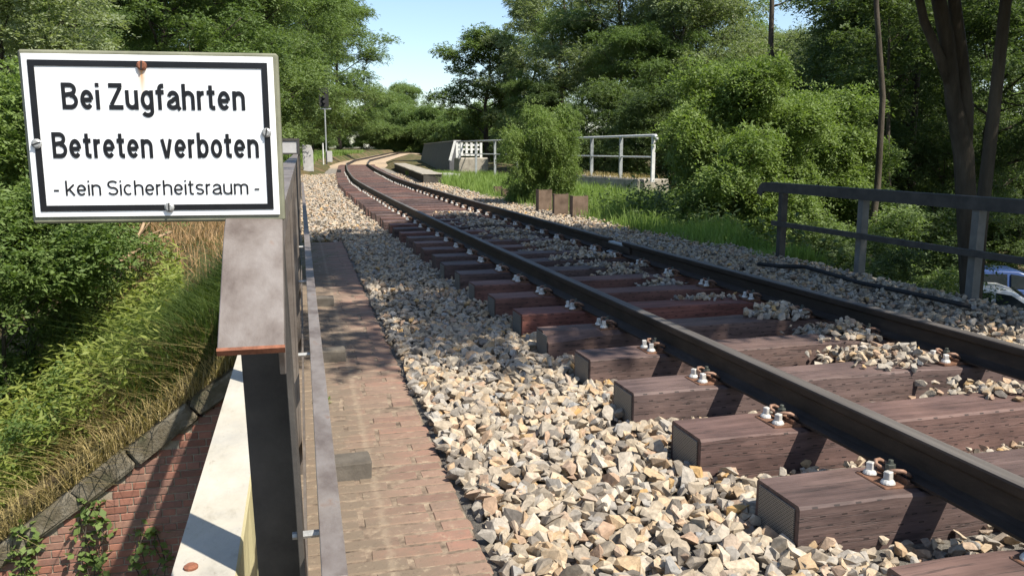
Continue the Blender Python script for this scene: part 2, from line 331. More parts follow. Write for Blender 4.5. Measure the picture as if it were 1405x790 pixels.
def leaf_mat(name, a, b, trans=0.42, rough=0.55):
    m, t, pr, out = nodes(name); c = coord(t)
    ri = N(t, 'NewGeometry').outputs['Random Per Island']; oi = N(t, 'ObjectInfo').outputs['Random']
    f = math_(t, 'ADD', math_(t, 'MULTIPLY', noise(t, c, 0.9, 3), 0.6), math_(t, 'MULTIPLY', ri, 0.32)); f = math_(t, 'ADD', f, math_(t, 'MULTIPLY_ADD', oi, 0.24, -0.06))
    col = ramp(t, f, [(0.25, a), (0.75, b)])
    t.links.new(col, pr.inputs['Base Color']); pr.inputs['Roughness'].default_value = rough; pr.inputs['Specular IOR Level'].default_value = 0.25
    tr = N(t, 'BsdfTranslucent'); tc = mixc(t, 1.0, col, (1.15, 1.25, 0.55), 'MULTIPLY'); t.links.new(tc, tr.inputs[0])
    mx = N(t, 'MixShader'); mx.inputs[0].default_value = trans; t.links.new(pr.outputs[0], mx.inputs[1]); t.links.new(tr.outputs[0], mx.inputs[2])
    t.links.new(mx.outputs[0], out.inputs[0]); return m
M['leaf_robinia'] = leaf_mat('robinia_leaves', (0.09, 0.14, 0.045), (0.2, 0.265, 0.1))
M['leaf_dark'] = leaf_mat('dark_leaves', (0.06, 0.095, 0.035), (0.135, 0.18, 0.07))
M['leaf_pale'] = leaf_mat('pale_leaves', (0.14, 0.18, 0.085), (0.28, 0.32, 0.18))
M['leaf_bright'] = leaf_mat('bright_leaves', (0.1, 0.155, 0.042), (0.215, 0.285, 0.09))
M['grass'] = leaf_mat('grass_blades', (0.13, 0.205, 0.045), (0.26, 0.36, 0.1), 0.45)
M['straw'] = leaf_mat('dry_grass', (0.22, 0.17, 0.07), (0.42, 0.33, 0.15), 0.3)
M['weed'] = leaf_mat('weed_leaves', (0.15, 0.2, 0.04), (0.34, 0.37, 0.1), 0.45)
M['shadegrass'] = leaf_mat('shaded_grass', (0.05, 0.085, 0.02), (0.12, 0.17, 0.045), 0.35)  # grass colour darkened to carry the shade beside the bridge
M['needle'] = leaf_mat('dead_brush', (0.2, 0.115, 0.055), (0.42, 0.28, 0.14), 0.2)

# ------------------------------------------------------------------ the track line
_k = np.array([(-6, 2.97), (-2, 2.93), (3, 2.885), (6, 2.80), (9, 2.72), (13, 2.64), (18, 2.58), (24, 2.545), (30, 2.58), (43, 3.05), (63, 4.05), (85, 6.0), (100, 8.3), (130, 14.1), (160, 22), (200, 36)])
_y = np.arange(-6, 200.01, 0.25); _x = np.interp(_y, _k[:, 0], _k[:, 1])
for w in (8, 14):
    kk = np.exp(-np.linspace(-2, 2, 2 * w + 1) ** 2); kk /= kk.sum(); _x = np.convolve(np.r_[np.full(w, _x[0]) - 0.003 * np.arange(w)[::-1] * -1, _x, _x[-1] + (_x[-1] - _x[-2]) * np.arange(1, w + 1)], kk, 'valid')
def xc(y): return float(np.interp(y, _y, _x))
def rise(y): return float(np.interp(y, [0, 85, 100, 130, 160, 200], [0, 0, 0.08, 0.5, 0.72, 1.0]))
def tang(y): return math.atan2(xc(y + 0.5) - xc(y - 0.5), 1.0)       # heading, towards +x
Z_SL, Z_RAIL = 0.18, 0.355
SLP = [1.09 + 0.68 * k + 0.0 for k in range(-3, 97)]; SLP = [y + 0.0 for y in SLP]
SLW, SLL = 0.265, 2.62
def sm(a, b, x): x = np.clip((x - a) / (b - a), 0, 1); return x * x * (3 - 2 * x)

# ------------------------------------------------------------------ ground
YW = 8.2                                     # plane of the abutment / wing wall
LOW = -3.6
def wallz(x): return -0.77 + 0.72 * (x + 0.8)
def ground_z(x, y):
    x = np.asarray(x, float); y = np.asarray(y, float)
    left = np.minimum(-0.06, -0.14 + 0.72 * (x + 0.1) + 0.25 * (y - YW))
    left = np.where(x > -0.3, -0.06, left)
    left = np.maximum(left, LOW)
    xr = 6.2 + 7.5 * sm(12, 21, y) + 2 * sm(20, 60, y)
    right = np.clip(-0.06 - (x - xr) * 0.8, LOW, -0.06)
    xt = np.interp(y, _y, _x)
    zz = np.minimum(left, right)
    up = 0.36 * sm(44.5, 45.2, y) + 0.35 * sm(50, 75, y); rz = np.interp(y, [0, 85, 100, 130, 160, 200], [0, 0, 0.08, 0.5, 0.72, 1.0])
    off = np.abs(x - xt)
    zz = zz + np.where(y > 44, (up) * sm(1.75, 3.2, off) * np.where(x < xt, 1, 0.6), 0) + rz
    zz = np.where(y < YW + 0.12, LOW, zz)
    far = sm(250, 600, np.hypot(x, y)); 
    return zz * (1 - far) + far * -1.0
gx = np.unique(np.r_[np.arange(-8, 16, 0.4), -0.301, -0.299, np.linspace(-60, -8, 40), np.linspace(16, 80, 45), np.linspace(-900, -60, 12), np.linspace(80, 900, 12)])
gy = np.unique(np.r_[np.linspace(-600, -30, 10), np.linspace(-30, 8, 20), YW + 0.1, YW + 0.14, np.arange(8.6, 40, 0.4), np.arange(40, 60, 0.35), np.linspace(60, 220, 80), np.linspace(220, 1500, 14)])
GX, GY = np.meshgrid(gx, gy); GZ = ground_z(GX, GY)
nz = np.sin(GX * 1.7 + GY * 0.9) * np.cos(GY * 1.3 - GX * 0.6) * 0.05 + np.sin(GX * 4.1 + 2) * np.cos(GY * 3.3) * 0.025
offt = np.abs(GX - np.interp(GY, _y, _x)); GZ = GZ + nz * sm(3, 5, offt) * (GZ > LOW + 0.1)
idx = np.arange(GX.size).reshape(GX.shape)
F = np.stack([idx[:-1, :-1], idx[:-1, 1:], idx[1:, 1:], idx[1:, :-1]], -1).reshape(-1, 4)
ground = tag(link('ground', mesh_np('ground', np.stack([GX, GY, GZ], -1).reshape(-1, 3), F, True), M['ground']), kind='structure')
road = B().box((-14, -4.5, LOW - 0.2), (60, 5.5, LOW + 0.012)).obj('road', M['asphalt']); tag(road, kind='structure')
# parking place beside the road on the right
tag(B().add([(9.5, 5.5, LOW + 0.008), (60, 5.5, LOW + 0.008), (60, 26, LOW + 0.008), (15.5, 26, LOW + 0.008), (14.5, 17, LOW + 0.008), (9.5, 9, LOW + 0.008)], [(0, 1, 2, 3, 4, 5)]).obj('parking_ground', M['asphalt']), kind='structure')

# bridge deck (solid slab under ballast and walkway) and abutment
deck = B().box((-0.12, -8, -0.75), (6.05, YW + 0.2, -0.075)).obj('bridge_deck', M['concrete'])
tag(deck, kind='structure')

# ballast bed surface, with the side slopes
xs_rel = np.array([-3.2, -2.4, -2.0, -1.7, -1.3, -0.7, 0, 0.7, 1.3, 1.7, 2.1, 2.6, 3.0])
by = np.unique(np.r_[np.arange(-4, 46, 0.34), np.arange(46, 195, 1.5)])
V = []; 
for y in by:
    for r in xs_rel:
        x = xc(y) + r
        if y < 14: x = max(x, 0.5)
        z = -0.012 + rise(y)
        if r in (-3.2, 3.0): z = -0.05 + rise(y) + (0.02 if y < 14 else 0)
        if y > 64: z += 0.135 * min(1, (y - 64) / 4) * (1 if abs(r) < 2.2 else 0.6)
        V.append((x, y, z))
n = len(xs_rel); idx = np.arange(len(V)).reshape(-1, n)
F = np.stack([idx[:-1, :-1], idx[:-1, 1:], idx[1:, 1:], idx[1:, :-1]], -1).reshape(-1, 4)
ballast = tag(link('ballast', mesh_np('ballast', V, F, True), M['bed']), kind='structure')

# ------------------------------------------------------------------ crushed stones
def hull(seed, n=11):
    rg = random.Random(seed); bm = bmesh.new()
    sc = Vector((1, rg.uniform(0.55, 0.95), rg.uniform(0.36, 0.68)))
    for _ in range(n):
        p = Vector([rg.gauss(0, 1) for _ in range(3)]).normalized() * rg.uniform(0.8, 1.0)
        bm.verts.new((p.x * sc.x, p.y * sc.y, p.z * sc.z))
    g = bmesh.ops.convex_hull(bm, input=bm.verts)
    bmesh.ops.delete(bm, geom=[e for e in set(g['geom_interior'] + g['geom_unused']) if isinstance(e, bmesh.types.BMVert)], context='VERTS')
    bmesh.ops.triangulate(bm, faces=bm.faces)
    bm.verts.index_update(); v = np.array([w.co for w in bm.verts]); f = np.array([[w.index for w in q.verts] for q in bm.faces]); bm.free()
    return v - v.mean(0), f
HULLS = [hull(s, 10 + s % 4) for s in range(28)]
def rot_mats(n, flat=0.5):
    a = RNG.uniform(0, 2 * np.pi, n); b = RNG.normal(0, flat, n); c = RNG.normal(0, flat, n)
    ca, sa, cb, sb, cc, sc = np.cos(a), np.sin(a), np.cos(b), np.sin(b), np.cos(c), np.sin(c); z = np.zeros(n); o = np.ones(n)
    Rz = np.stack([ca, -sa, z, sa, ca, z, z, z, o], -1).reshape(-1, 3, 3); Rx = np.stack([o, z, z, z, cb, -sb, z, sb, cb], -1).reshape(-1, 3, 3); Ry = np.stack([cc, z, sc, z, o, z, -sc, z, cc], -1).reshape(-1, 3, 3)
    return Rz @ Rx @ Ry
def stones_mesh(name, P, size):
    P = np.asarray(P); n = len(P); k = RNG.integers(0, len(HULLS), n); Rm = rot_mats(n); VV = []; FF = []; o = 0
    for h, (v, f) in enumerate(HULLS):
        i = np.where(k == h)[0]
        if not len(i): continue
        w = np.einsum('nij,vj->nvi', Rm[i], v) * size[i][:, None, None] + P[i][:, None, :]
        VV.append(w.reshape(-1, 3)); FF.append((f[None] + (np.arange(len(i)) * len(v))[:, None, None]).reshape(-1, 3) + o); o += len(i) * len(v)
    return mesh_np(name, np.concatenate(VV), np.concatenate(FF))
def scat(x0, x1, y0, y1, dens, zlo, zhi, s0, s1):
    n = int((x1 - x0) * (y1 - y0) * dens); x = RNG.uniform(x0, x1, n); y = RNG.uniform(y0, y1, n)
    s = s0 + (s1 - s0) * RNG.beta(1.6, 2.6, n)
    return np.c_[x, y, RNG.uniform(zlo, zhi, n)], s
def edge_walk(y): return 0.565 + 0.012 * np.sin(y * 5.1) + 0.008 * np.sin(y * 13.7)
PS = [scat(0.54, 1.72, 1.3, 6.2, 820, -0.005, 0.045, 0.024, 0.078), scat(0.56, 0.68, 1.5, 12.6, 700, 0.0, 0.03, 0.022, 0.05), scat(0.5, 1.75, 6.2, 14, 520, -0.005, 0.045, 0.028, 0.056),
      scat(-0.2, 1.8, 12.5, 30, 170, -0.01, 0.05, 0.036, 0.065), scat(-0.2, 2.2, 30, 46, 70, -0.01, 0.05, 0.05, 0.08),
      scat(4.1, 5.75, 2.2, 12, 520, -0.01, 0.07, 0.026, 0.058), scat(3.9, 5.5, 12, 24, 260, -0.01, 0.05, 0.03, 0.06), scat(3.8, 5.3, 24, 46, 90, -0.01, 0.05, 0.045, 0.075)]
for i, y in enumerate(SLP):                  # between the sleepers
    if y > 50: break
    d = 700 if y < 4 else 450 if y < 7 else 240 if y < 16 else 70
    PS.append(scat(xc(y) - 1.34, xc(y) + 1.36, y + SLW / 2 + 0.025, y + 0.68 - SLW / 2 - 0.025, d, -0.02, 0.035 if y < 6 else 0.05, 0.022 if y < 16 else 0.035, 0.045 if y < 16 else 0.06))
# heaps thrown between the rails, against the right-hand rail
heaps = [(3.22, 4.05, 0.30, 0.32, 0.10, 150), (3.45, 4.7, 0.2, 0.3, 0.09, 130), (3.30, 5.25, 0.26, 0.2, 0.08, 110), (3.1, 6.05, 0.3, 0.16, 0.05, 90), (3.2, 6.9, 0.25, 0.2, 0.05, 80), (3.05, 7.7, 0.3, 0.2, 0.06, 90), (2.98, 8.6, 0.35, 0.35, 0.06, 160), (3.0, 9.7, 0.35, 0.4, 0.07, 200), (2.85, 11.2, 0.42, 0.6, 0.07, 280), (2.8, 12.9, 0.4, 0.8, 0.07, 300), (2.75, 14.8, 0.4, 0.8, 0.05, 220), (3.3, 3.35, 0.25, 0.2, 0.06, 60)]
hm = []
for hx, hy, rx, ry, hh, cnt in heaps:
    cnt = int(cnt * 1.9); hh *= 1.25; rx *= 1.1; ry *= 1.15
    a = RNG.normal(0, 0.5, (cnt, 2)); d = np.hypot(a[:, 0], a[:, 1]); a = a[d < 1.15]; d = d[d < 1.15]
    x = hx + a[:, 0] * rx; y = hy + a[:, 1] * ry
    ph = (y - SLP[0] + SLW / 2) % 0.68; on = ph < SLW + 0.01
    base = np.where(on, Z_SL + 0.012, 0.10 + 0.05 * RNG.random(len(x)))
    z = base + np.clip(1 - d, 0, 1) * hh * RNG.uniform(0.0, 1.0, len(x))
    PS.append((np.c_[x, y, z], RNG.uniform(0.02, 0.048, len(x))))
P = np.concatenate([p for p, s in PS]); SZ = np.concatenate([s for p, s in PS])
trk = np.interp(P[:, 1], _y, _x); inside = np.abs(P[:, 0] - trk) < SLL / 2 + 0.02
ph = (P[:, 1] - SLP[0] + SLW / 2 + 0.012) % 0.68
keep = ~(inside & (ph < SLW + 0.024) & (P[:, 2] < Z_SL))
for g in (-0.7535, 0.7535): keep &= ~((np.abs(P[:, 0] - trk - g) < 0.11) & (P[:, 2] > 0.08))
ew = np.where(P[:, 1] < 12.6, edge_walk(P[:, 1]), -9); keep &= (P[:, 0] - SZ * 0.5 > ew)
P = P[keep]; SZ = SZ[keep]
dist = np.hypot(P[:, 0], P[:, 1]); cand = np.where((P[:, 0] < 1.9) & (P[:, 1] > 2.0) & (P[:, 2] > 0.018) & (P[:, 0] > 0.3))[0]
cand = cand[np.argsort(dist[cand] - SZ[cand] * 20)][:295]
mask = np.ones(len(P), bool); mask[cand] = False
st_me = []
for v, f in HULLS[:16]: st_me.append(mesh_np('stone', v, f))
for i in cand:
    m = st_me[i % 16]
    o = link('stone', m, M['stone'], ballast, P[i], (random.gauss(0, 0.5), random.gauss(0, 0.5), random.uniform(0, 6.28)), [SZ[i] * 1.05] * 3)
tag(link('loose_stones', stones_mesh('loose_stones', P[mask], SZ[mask]), M['stones'], ballast), kind='stuff')

# ------------------------------------------------------------------ brick walkway
walk = B().box((-0.13, -2, -0.07), (0.552, 12.6, -0.003)).obj('walkway', M['mortar_walk']); tag(walk, kind='structure')
def brick_me(l, w, h, seed, bev=0.006):
    random.seed(seed); return B().box((-l / 2, -w / 2, -h / 2), (l / 2, w / 2, h / 2)).me('brick', bevel=bev, jitter=0.0016)
br = [brick_me(0.250, 0.0795, 0.06, s, 0.009) for s in range(6)]; brs = [brick_me(0.120, 0.0795, 0.06, s + 9, 0.009) for s in range(3)]
random.seed(21)
rows = []
for r in range(int(12.2 / 0.084)):
    y = 0.4 + r * 0.084
    sh = (0.0, 0.128)[r % 2] if random.random() < 0.75 else random.choice((0.06, 0.19))
    x = 0.555 + random.uniform(-0.012, 0.008); first = True
    while x > -0.12:
        short = first and sh > 0.1
        L = 0.118 if short else 0.248
        if x - L < -0.13: L = 0.118; short = True
        rows.append((x - L / 2, y + random.uniform(-0.003, 0.003), short)); x -= L + 0.011; first = False
rows = [q for q in rows if q[0] > -0.1]
vis = sorted([q for q in rows if q[1] > 1.9], key=lambda q: q[1]); 
near_b = vis[:290]; far_b = vis[290:] + [q for q in rows if q[1] <= 1.9]
for x, y, s in near_b:
    link('brick', random.choice(brs if s else br), M['brick_walk'], walk, (x, y, -0.0295 + random.uniform(-0.003, 0.002)), (random.gauss(0, 0.006), random.gauss(0, 0.006), random.gauss(0, 0.006)))
fb = B()
for x, y, s in far_b:
    l = 0.059 if s else 0.124; z = random.uniform(-0.002, 0.002); fb.box((x - l, y - 0.037, -0.06), (x + l, y + 0.037, z + 0.0005))
tag(fb.obj('far_bricks', M['brick_walk_far'], walk), kind='stuff')

# ------------------------------------------------------------------ wing wall of the underpass
wing = empty('wing_wall', (-2, YW, LOW), 0, 'red brick wing wall under a sloping stone coping, below the grass bank', 'wall')
def child_at(o, parent): o.parent = parent; o.matrix_parent_inverse = Matrix.Translation(-parent.location); return o
core = B().prism([(-8, LOW - 0.1), (6.0, LOW - 0.1), (6.0, -0.78), (0.1, -0.78), (-0.14, wallz(-0.14) - 0.32), (-4.7, max(LOW, wallz(-4.7) - 0.32)), (-8, LOW)], YW + 0.005, YW + 0.42, 'y')
child_at(core.obj('mortar', M['mortar']), wing)
wb = [brick_me(0.24, 0.1, 0.065, 40 + s, 0.004) for s in range(5)]; wbs = [brick_me(0.115, 0.1, 0.065, 50 + s, 0.004) for s in range(3)]
random.seed(5); wl = []
for r in range(60):
    z = LOW + 0.0375 + r * 0.0755; x = 0.25 - (r % 2) * 0.0625 - (0.125 if r % 4 > 1 else 0)
    while x > -4.8:
        s = (r % 2 == 1); L = 0.115 if s else 0.24
        if z + 0.03 < wallz(x - L) - 0.16 and z < -0.95: wl.append((x - L / 2, z, s))
        x -= L + 0.0105
wl_in = [q for q in wl if q[1] > -3.05 and q[0] < -0.45]; wl_in.sort(key=lambda q: (abs(q[0] + 1.9) + abs(q[1] + 2.2) * 0.8)); ws = set(wl_in[:290])
fb = B()
for q in wl:
    x, z, s = q
    if q in ws: child_at(link('brick', random.choice(wbs if s else wb), M['brick_wall'], None, (x, YW + 0.045 + random.uniform(-0.003, 0.003), z), (0, random.gauss(0, 0.006), random.gauss(0, 0.008))), wing)
    else:
        l = 0.0575 if s else 0.12; fb.box((x - l, YW - 0.004, z - 0.0325), (x + l, YW + 0.06, z + 0.0325))
tag(child_at(fb.obj('far_bricks', M['brick_wall_far']), wing), kind='stuff')
a = math.atan(0.72); x = -0.2; k = 0
random.seed(3)
while x > -4.9:
    L = random.uniform(0.55, 0.8); Mx = Matrix.Translation((x, YW, wallz(x))) @ Matrix.Rotation(-a, 4, 'Y')
    child_at(B().box((-L + 0.012, -0.07 + random.uniform(-0.01, 0.01), -0.2), (0, 0.36, random.uniform(-0.02, 0.01)), Mx).obj('coping_stone', M['mossy'], bevel=0.025, jitter=0.012), wing)
    x -= L * math.cos(a)

# ------------------------------------------------------------------ left railing with its bent-down end
HZ = 1.236                               # top of the handrail
XR = -0.040; XL = -0.153
lr = empty('railing', (-0.09, 1.5, 0), 0, 'brown steel railing of angle bars along the brick walkway, carrying the sign', 'railing')
def hand_path(y0=22.0):
    pts = [(y0, HZ), (8, HZ), (4, HZ), (1.96, HZ), (1.88, HZ - 0.002), (1.83, HZ - 0.007), (1.785, HZ - 0.017), (1.745, HZ - 0.034), (1.70, HZ - 0.063), (1.482, 1.015)]
    return pts
hp = hand_path(); path = []
for i, (y, z) in enumerate(hp):
    y2, z2 = hp[min(i + 1, len(hp) - 1)]; y1, z1 = hp[max(i - 1, 0)]; t = Vector((0, y2 - y1, z2 - z1)).normalized()
    path.append(((0, y, z), (1, 0, 0), t.cross(Vector((1, 0, 0))) * 1.0 if t.cross(Vector((1, 0, 0))).z > 0 else -t.cross(Vector((1, 0, 0)))))
child_at(B().sweep([(XL, 0), (XR, 0), (XR, -0.075), (XR - 0.011, -0.075), (XR - 0.011, -0.011), (XL, -0.011)], path).obj('handrail', M['railing_top'], bevel=0.0015), lr)
e0, e1 = hp[-1], hp[-2]; tv = Vector((0, e0[0] - e1[0], e0[1] - e1[1])).normalized()
nv = Vector((0, -tv.z, tv.y)); nv = nv if nv.z > 0 else -nv
p0 = Vector((0, e0[0], e0[1]))
def bar(bb, p, q, a0, a1, h0, h1):
    d = (q - p).normalized(); nn = nv
    v = [p + Vector((a0, 0, 0)) + nn * h0, p + Vector((a1, 0, 0)) + nn * h0, p + Vector((a1, 0, 0)) + nn * h1, p + Vector((a0, 0, 0)) + nn * h1]
    v += [w + (q - p) for w in v]
    return bb.add(v, [(0, 1, 2, 3), (7, 6, 5, 4), (0, 4, 5, 1), (1, 5, 6, 2), (2, 6, 7, 3), (3, 7, 4, 0)])
child_at(bar(B(), p0 - tv * 0.006, p0 + tv * 0.0012, XL - 0.001, XR + 0.001, -0.012, 0.0012).obj('rusty_end', M['rust']), lr)
posts_y = [1.76, 3.45, 5.45, 7.45, 9.45, 11.45, 13.45, 15.45, 17.45, 19.45, 21.4]
for i, y in enumerate(posts_y):
    top = HZ - 0.012 if i else HZ - 0.105
    lean = Matrix.Translation((0, y, 0)) @ (Matrix.Translation((0, 0, 0.95)) @ Matrix.Rotation(R(-1.3), 4, 'Y') @ Matrix.Translation((0, 0, -0.95)) if i == 0 else Matrix()) 
    if i == 0:
        xa, xb = at_y(330, 480, 1.93).x, at_y(398, 480, 1.77).x
        pb = B().box((xa, 0.16, -0.06), (xb, 0.172, HZ - 0.014), lean).box((xb - 0.012, 0.0, -0.06), (xb, 0.16, HZ - 0.075), lean)
    else:
        xa, xb = -0.118, -0.04
        pb = B().box((xa, 0, -0.06), (xa + 0.01, 0.07, top), lean).box((xa + 0.01, 0.0, -0.06), (xb - 0.01, 0.010, top), lean).box((xb - 0.01, 0, -0.06), (xb, 0.07, top), lean)
    pst = child_at(pb.obj('post', M['dark_paint'] if i == 0 else M['railing'], bevel=0.0015), lr)  # first post gets a darker colour, standing for the shade on it
    if y < 9:
        child_at(B().box((0.05, y - 0.11, -0.03), (0.24, y + 0.02, 0.075)).obj('footing', M['footing'], bevel=0.008, jitter=0.004), lr)
        child_at(B().tube([(-0.05, y + 0.03, 0.515), (0.02, y + 0.03, 0.515)], 0.009, 8).obj('bolt', M['screw']), lr)
kz = 0.55
child_at(B().prism([(0.008, kz), (0.058, kz), (0.058, kz - 0.009), (0.017, kz - 0.009), (0.017, kz - 0.055), (0.008, kz - 0.055)], 1.52, 21.6, 'y').obj('knee_rail', M['railing_top'], bevel=0.0015), lr)
child_at(B().prism([(-0.036, 0.16), (-0.026, 0.16), (-0.026, 0.10), (-0.036, 0.10)], 1.6, 21.6, 'y').obj('foot_rail', M['railing']), lr)

# pale beam outside the railing
beam = empty('edge_beam', (-0.27, 4, -0.4), 0, 'pale weathered beam with yellow lichen, outside the railing above the underpass', 'beam')
random.seed(12); pb = B(); z1 = CZ - 1.0
ys = np.r_[0.6, np.linspace(1.4, 4.4, 40), 6, 8, 8.3]; prof = []
path = [((0, y, 0), (1, 0, 0), (0, 0, 1)) for y in ys]
vv = []; ff = []
for i, y in enumerate(ys):
    j = random.uniform(-0.014, 0.014) if 0.7 < y < 5 else 0
    ch = max(0, random.gauss(0, 0.012))
    vv += [(-0.338, y, z1), (-0.188 - 0.002, y, z1), (-0.184, y, z1 - 0.01), (-0.18 - ch, y, z1 - 0.36 + j), (-0.205 - ch, y, z1 - 0.50 + j), (-0.338, y, z1 - 0.52)]
for k in range(len(ys) - 1):
    for i in range(6): ff.append((k * 6 + i, k * 6 + (i + 1) % 6, (k + 1) * 6 + (i + 1) % 6, (k + 1) * 6 + i))
ff += [tuple(range(6))[::-1], tuple(range(len(vv) - 6, len(vv)))]
child_at(B().add(vv, ff).obj('beam_body', M['pale_beam']), beam)
p = at_z(262, 779, z1)
child_at(B().tube([(p.x, p.y, z1 - 0.01), (p.x, p.y, z1 + 0.006), (p.x, p.y, z1 + 0.011)], [0.017, 0.017, 0.010], 12).obj('rusty_bolt', M['rust'], smooth=False), beam)

# ------------------------------------------------------------------ the sign
SBL, SBR = at_y(47, 300, 1.0), at_y(383, 295, 1.0)
fw = Vector((sy_, cy_, 0))
def at_depth(u, v, d): r = ray(u, v); cf = Vector((sy_ * cp, cy_ * cp, -sp_)); return Vector((0, 0, CZ)) + r * (d / r.dot(cf))
BL, BR, TL, TR = at_depth(47, 301, 1.645), at_depth(383, 296, 1.715), at_depth(30, 73, 1.585), at_depth(378, 75, 1.655)
ctr = (BL + BR + TL + TR) / 4; ex = ((BR - BL) + (TR - TL)).normalized(); rz = math.atan2(ex.y, ex.x)
ez = Vector((0, 0, 1)); en = Vector((ex.x, ex.y, 0)).normalized().cross(ez)      # faces the camera (-y)
ex = Vector((ex.x, ex.y, 0)).normalized()
def suv(u, v):
    r = ray(u, v); o = Vector((0, 0, CZ)); t = (ctr - o).dot(en) / r.dot(en); q = o + r * t - ctr; return q.dot(ex), q.z
sw = (suv(379, 186)[0] - suv(38, 186)[0]); x0 = (suv(379, 186)[0] + suv(38, 186)[0]) / 2
zt_ = (suv(30, 75)[1] + suv(378, 77)[1]) / 2; zb_ = (suv(47, 299)[1] + suv(383, 294)[1]) / 2; shh = zt_ - zb_; z0 = (zt_ + zb_) / 2
ctr = ctr + ex * x0 + ez * z0
STAIN = (suv(194, 95)[0], suv(194, 95)[1])
M['plate_white'] = enamel()
sign = empty('warning_sign', ctr, rz, 'white sign with black German lettering on the handrail, screwed to an olive board', 'sign')
w, h = sw / 2, shh / 2
B().box((-w - 0.007, 0.004, -h - 0.013), (w + 0.009, 0.024, h + 0.008)).obj('backing_board', M['olive'], sign, bevel=0.004)
B().box((-w, 0.0, -h), (w, 0.0036, h)).obj('sign_plate', M['plate_white'], sign, bevel=0.0008)
bi, bo = 0.0115 + 0.0115, 0.0115
bd = B(); y0 = -0.0016
for (xa, xb, za, zb) in ((-w + bo, w - bo, h - bi, h - bo), (-w + bo, w - bo, -h + bo, -h + bi), (-w + bo, -w + bi, -h + bi, h - bi), (w - bi, w - bo, -h + bi, h - bi)):
    bd.box((xa, y0, za), (xb, 0.0005, zb))
bd.obj('border', M['black'], sign)
def arc(cx, cy, rx, ry, a0, a1, n=14): return [(cx + rx * math.cos(R(a0 + (a1 - a0) * i / n)), cy + ry * math.sin(R(a0 + (a1 - a0) * i / n))) for i in range(n + 1)]
def glyph(ch, s):                            # centre lines of grotesque letters, cap height 1; returns strokes, width
    h = s / 2; X = 0.74; w = 0.53 + s * 0.35; r = w - h; m = w / 2; rx = m - h; ry = X / 2 - h; t = X - h
    stem = lambda x, a=0, b=1: [(x, a), (x, b)]
    bowl = arc(m, X / 2, rx, ry, 0, 360, 26)
    if ch == 'B':
        w = 0.66 + s * 0.35; q = w - h
        return [stem(h), [(h, 1 - h), (q - 0.27, 1 - h)] + arc(q - 0.27, 0.765 - h / 2 + 0.02, 0.22, 0.235 - h / 2 - 0.02, 90, -90) + [(h, 0.53)], [(q - 0.27, 0.53)] + arc(q - 0.25, 0.265 + h / 2, 0.25, 0.265 - h / 2, 90, -90) + [(h, h)]], w
    if ch == 'Z': w = 0.62 + s * 0.2; return [[(0.02, 1 - h), (w - 0.02, 1 - h)], [(w - h * 1.2, 1 - s * 0.95), (h * 1.2, s * 0.95)], [(0, h), (w, h)]], w
    if ch == 'S':
        w = 0.62 + s * 0.3; c = w / 2; q = c - h
        return [arc(c, 0.745 + h / 4, q, 0.255 - h * 1.25, 25, 180, 10) + arc(c, 0.76, q, 0.26, 200, 262, 5) + arc(c, 0.255, q, 0.26, 82, 0, 7) + arc(c, 0.255 - h / 4 + h / 2, q, 0.255 - h * 1.0, -15, -158, 10)], w
    if ch == 's':
        w = 0.5 + s * 0.2; c = w / 2; q = c - h
        return [arc(c, 0.55 + h / 4, q, 0.19 - h * 1.25, 25, 180, 10) + arc(c, 0.56, q, 0.19, 200, 262, 5) + arc(c, 0.19, q, 0.185, 82, 0, 6) + arc(c, 0.19 + h / 4, q, 0.19 - h * 0.85, -15, -158, 10)], w
    if ch == 'e': return [[(h, X / 2 - 0.01), (r, X / 2 - 0.01)], arc(m, X / 2, rx, ry, 0, 318, 24)], w
    if ch == 'c': return [arc(m, X / 2, rx, ry, 48, 312, 22)], w - 0.02
    if ch == 'o': return [bowl], w
    if ch == 'i': return [stem(h, 0, X), stem(h, 1 - s * 0.9, 1)], s
    if ch == 'u': return [[(h, X)] + arc(m, 0.2 + h, rx, 0.2, 180, 360, 14)[:-1] + [(r, 0.24)], stem(r, 0, X)], w
    if ch == 'n': return [stem(h, 0, X), arc(m, X - 0.2 - h, rx, 0.2, 180, 0, 14) + [(r, 0)]], w
    if ch == 'h': return [stem(h), arc(m, X - 0.2 - h, rx, 0.2, 180, 0, 14) + [(r, 0)]], w
    if ch == 'm':
        g = (w * 1.62 - s) / 2; q = g / 2
        return [stem(h, 0, X), arc(h + q, X - 0.18 - h, q, 0.18, 180, 0, 12) + [(h + g, 0)], arc(h + g + q, X - 0.18 - h, q, 0.18, 180, 0, 12) + [(h + 2 * g, 0)]], w * 1.62
    if ch == 'g': return [bowl, [(r, X), (r, -0.06)] + arc(m, -0.06, rx, 0.21 - h + 0.02, 0, -160, 12)], w
    if ch == 'b': return [bowl, stem(h)], w
    if ch == 'f': return [[(h + 0.09, 0), (h + 0.09, 0.8)] + arc(h + 0.09 + 0.14, 0.8, 0.14, 0.2 - h, 180, 90, 8) + [(h + 0.3, 1 - h)], [(0, X - h * 0.8), (h + 0.3, X - h * 0.8)]], 0.32 + h
    if ch == 't': return [[(h + 0.09, 0.95), (h + 0.09, 0.17)] + arc(h + 0.22, 0.17, 0.13, 0.17 - h, 180, 270, 8) + [(h + 0.29, h)], [(0, X - h * 0.8), (h + 0.29, X - h * 0.8)]], 0.31 + h
    if ch == 'r': return [stem(h, 0, X), arc(h + 0.2, X - 0.22 - h, 0.2, 0.22, 180, 95, 9) + [(h + 0.25, X - h)]], 0.27 + h
    if ch == 'v': return [[(h * 0.9, X), (w / 2 - h * 0.25, 0)], [(w / 2 + h * 0.25, 0), (w - h * 0.9, X)]], w
    if ch == 'k': return [stem(h), [(w - h, X), (h, 0.28)], [(h + (w - s) * 0.38, 0.42), (w - h * 0.7, 0)]], w
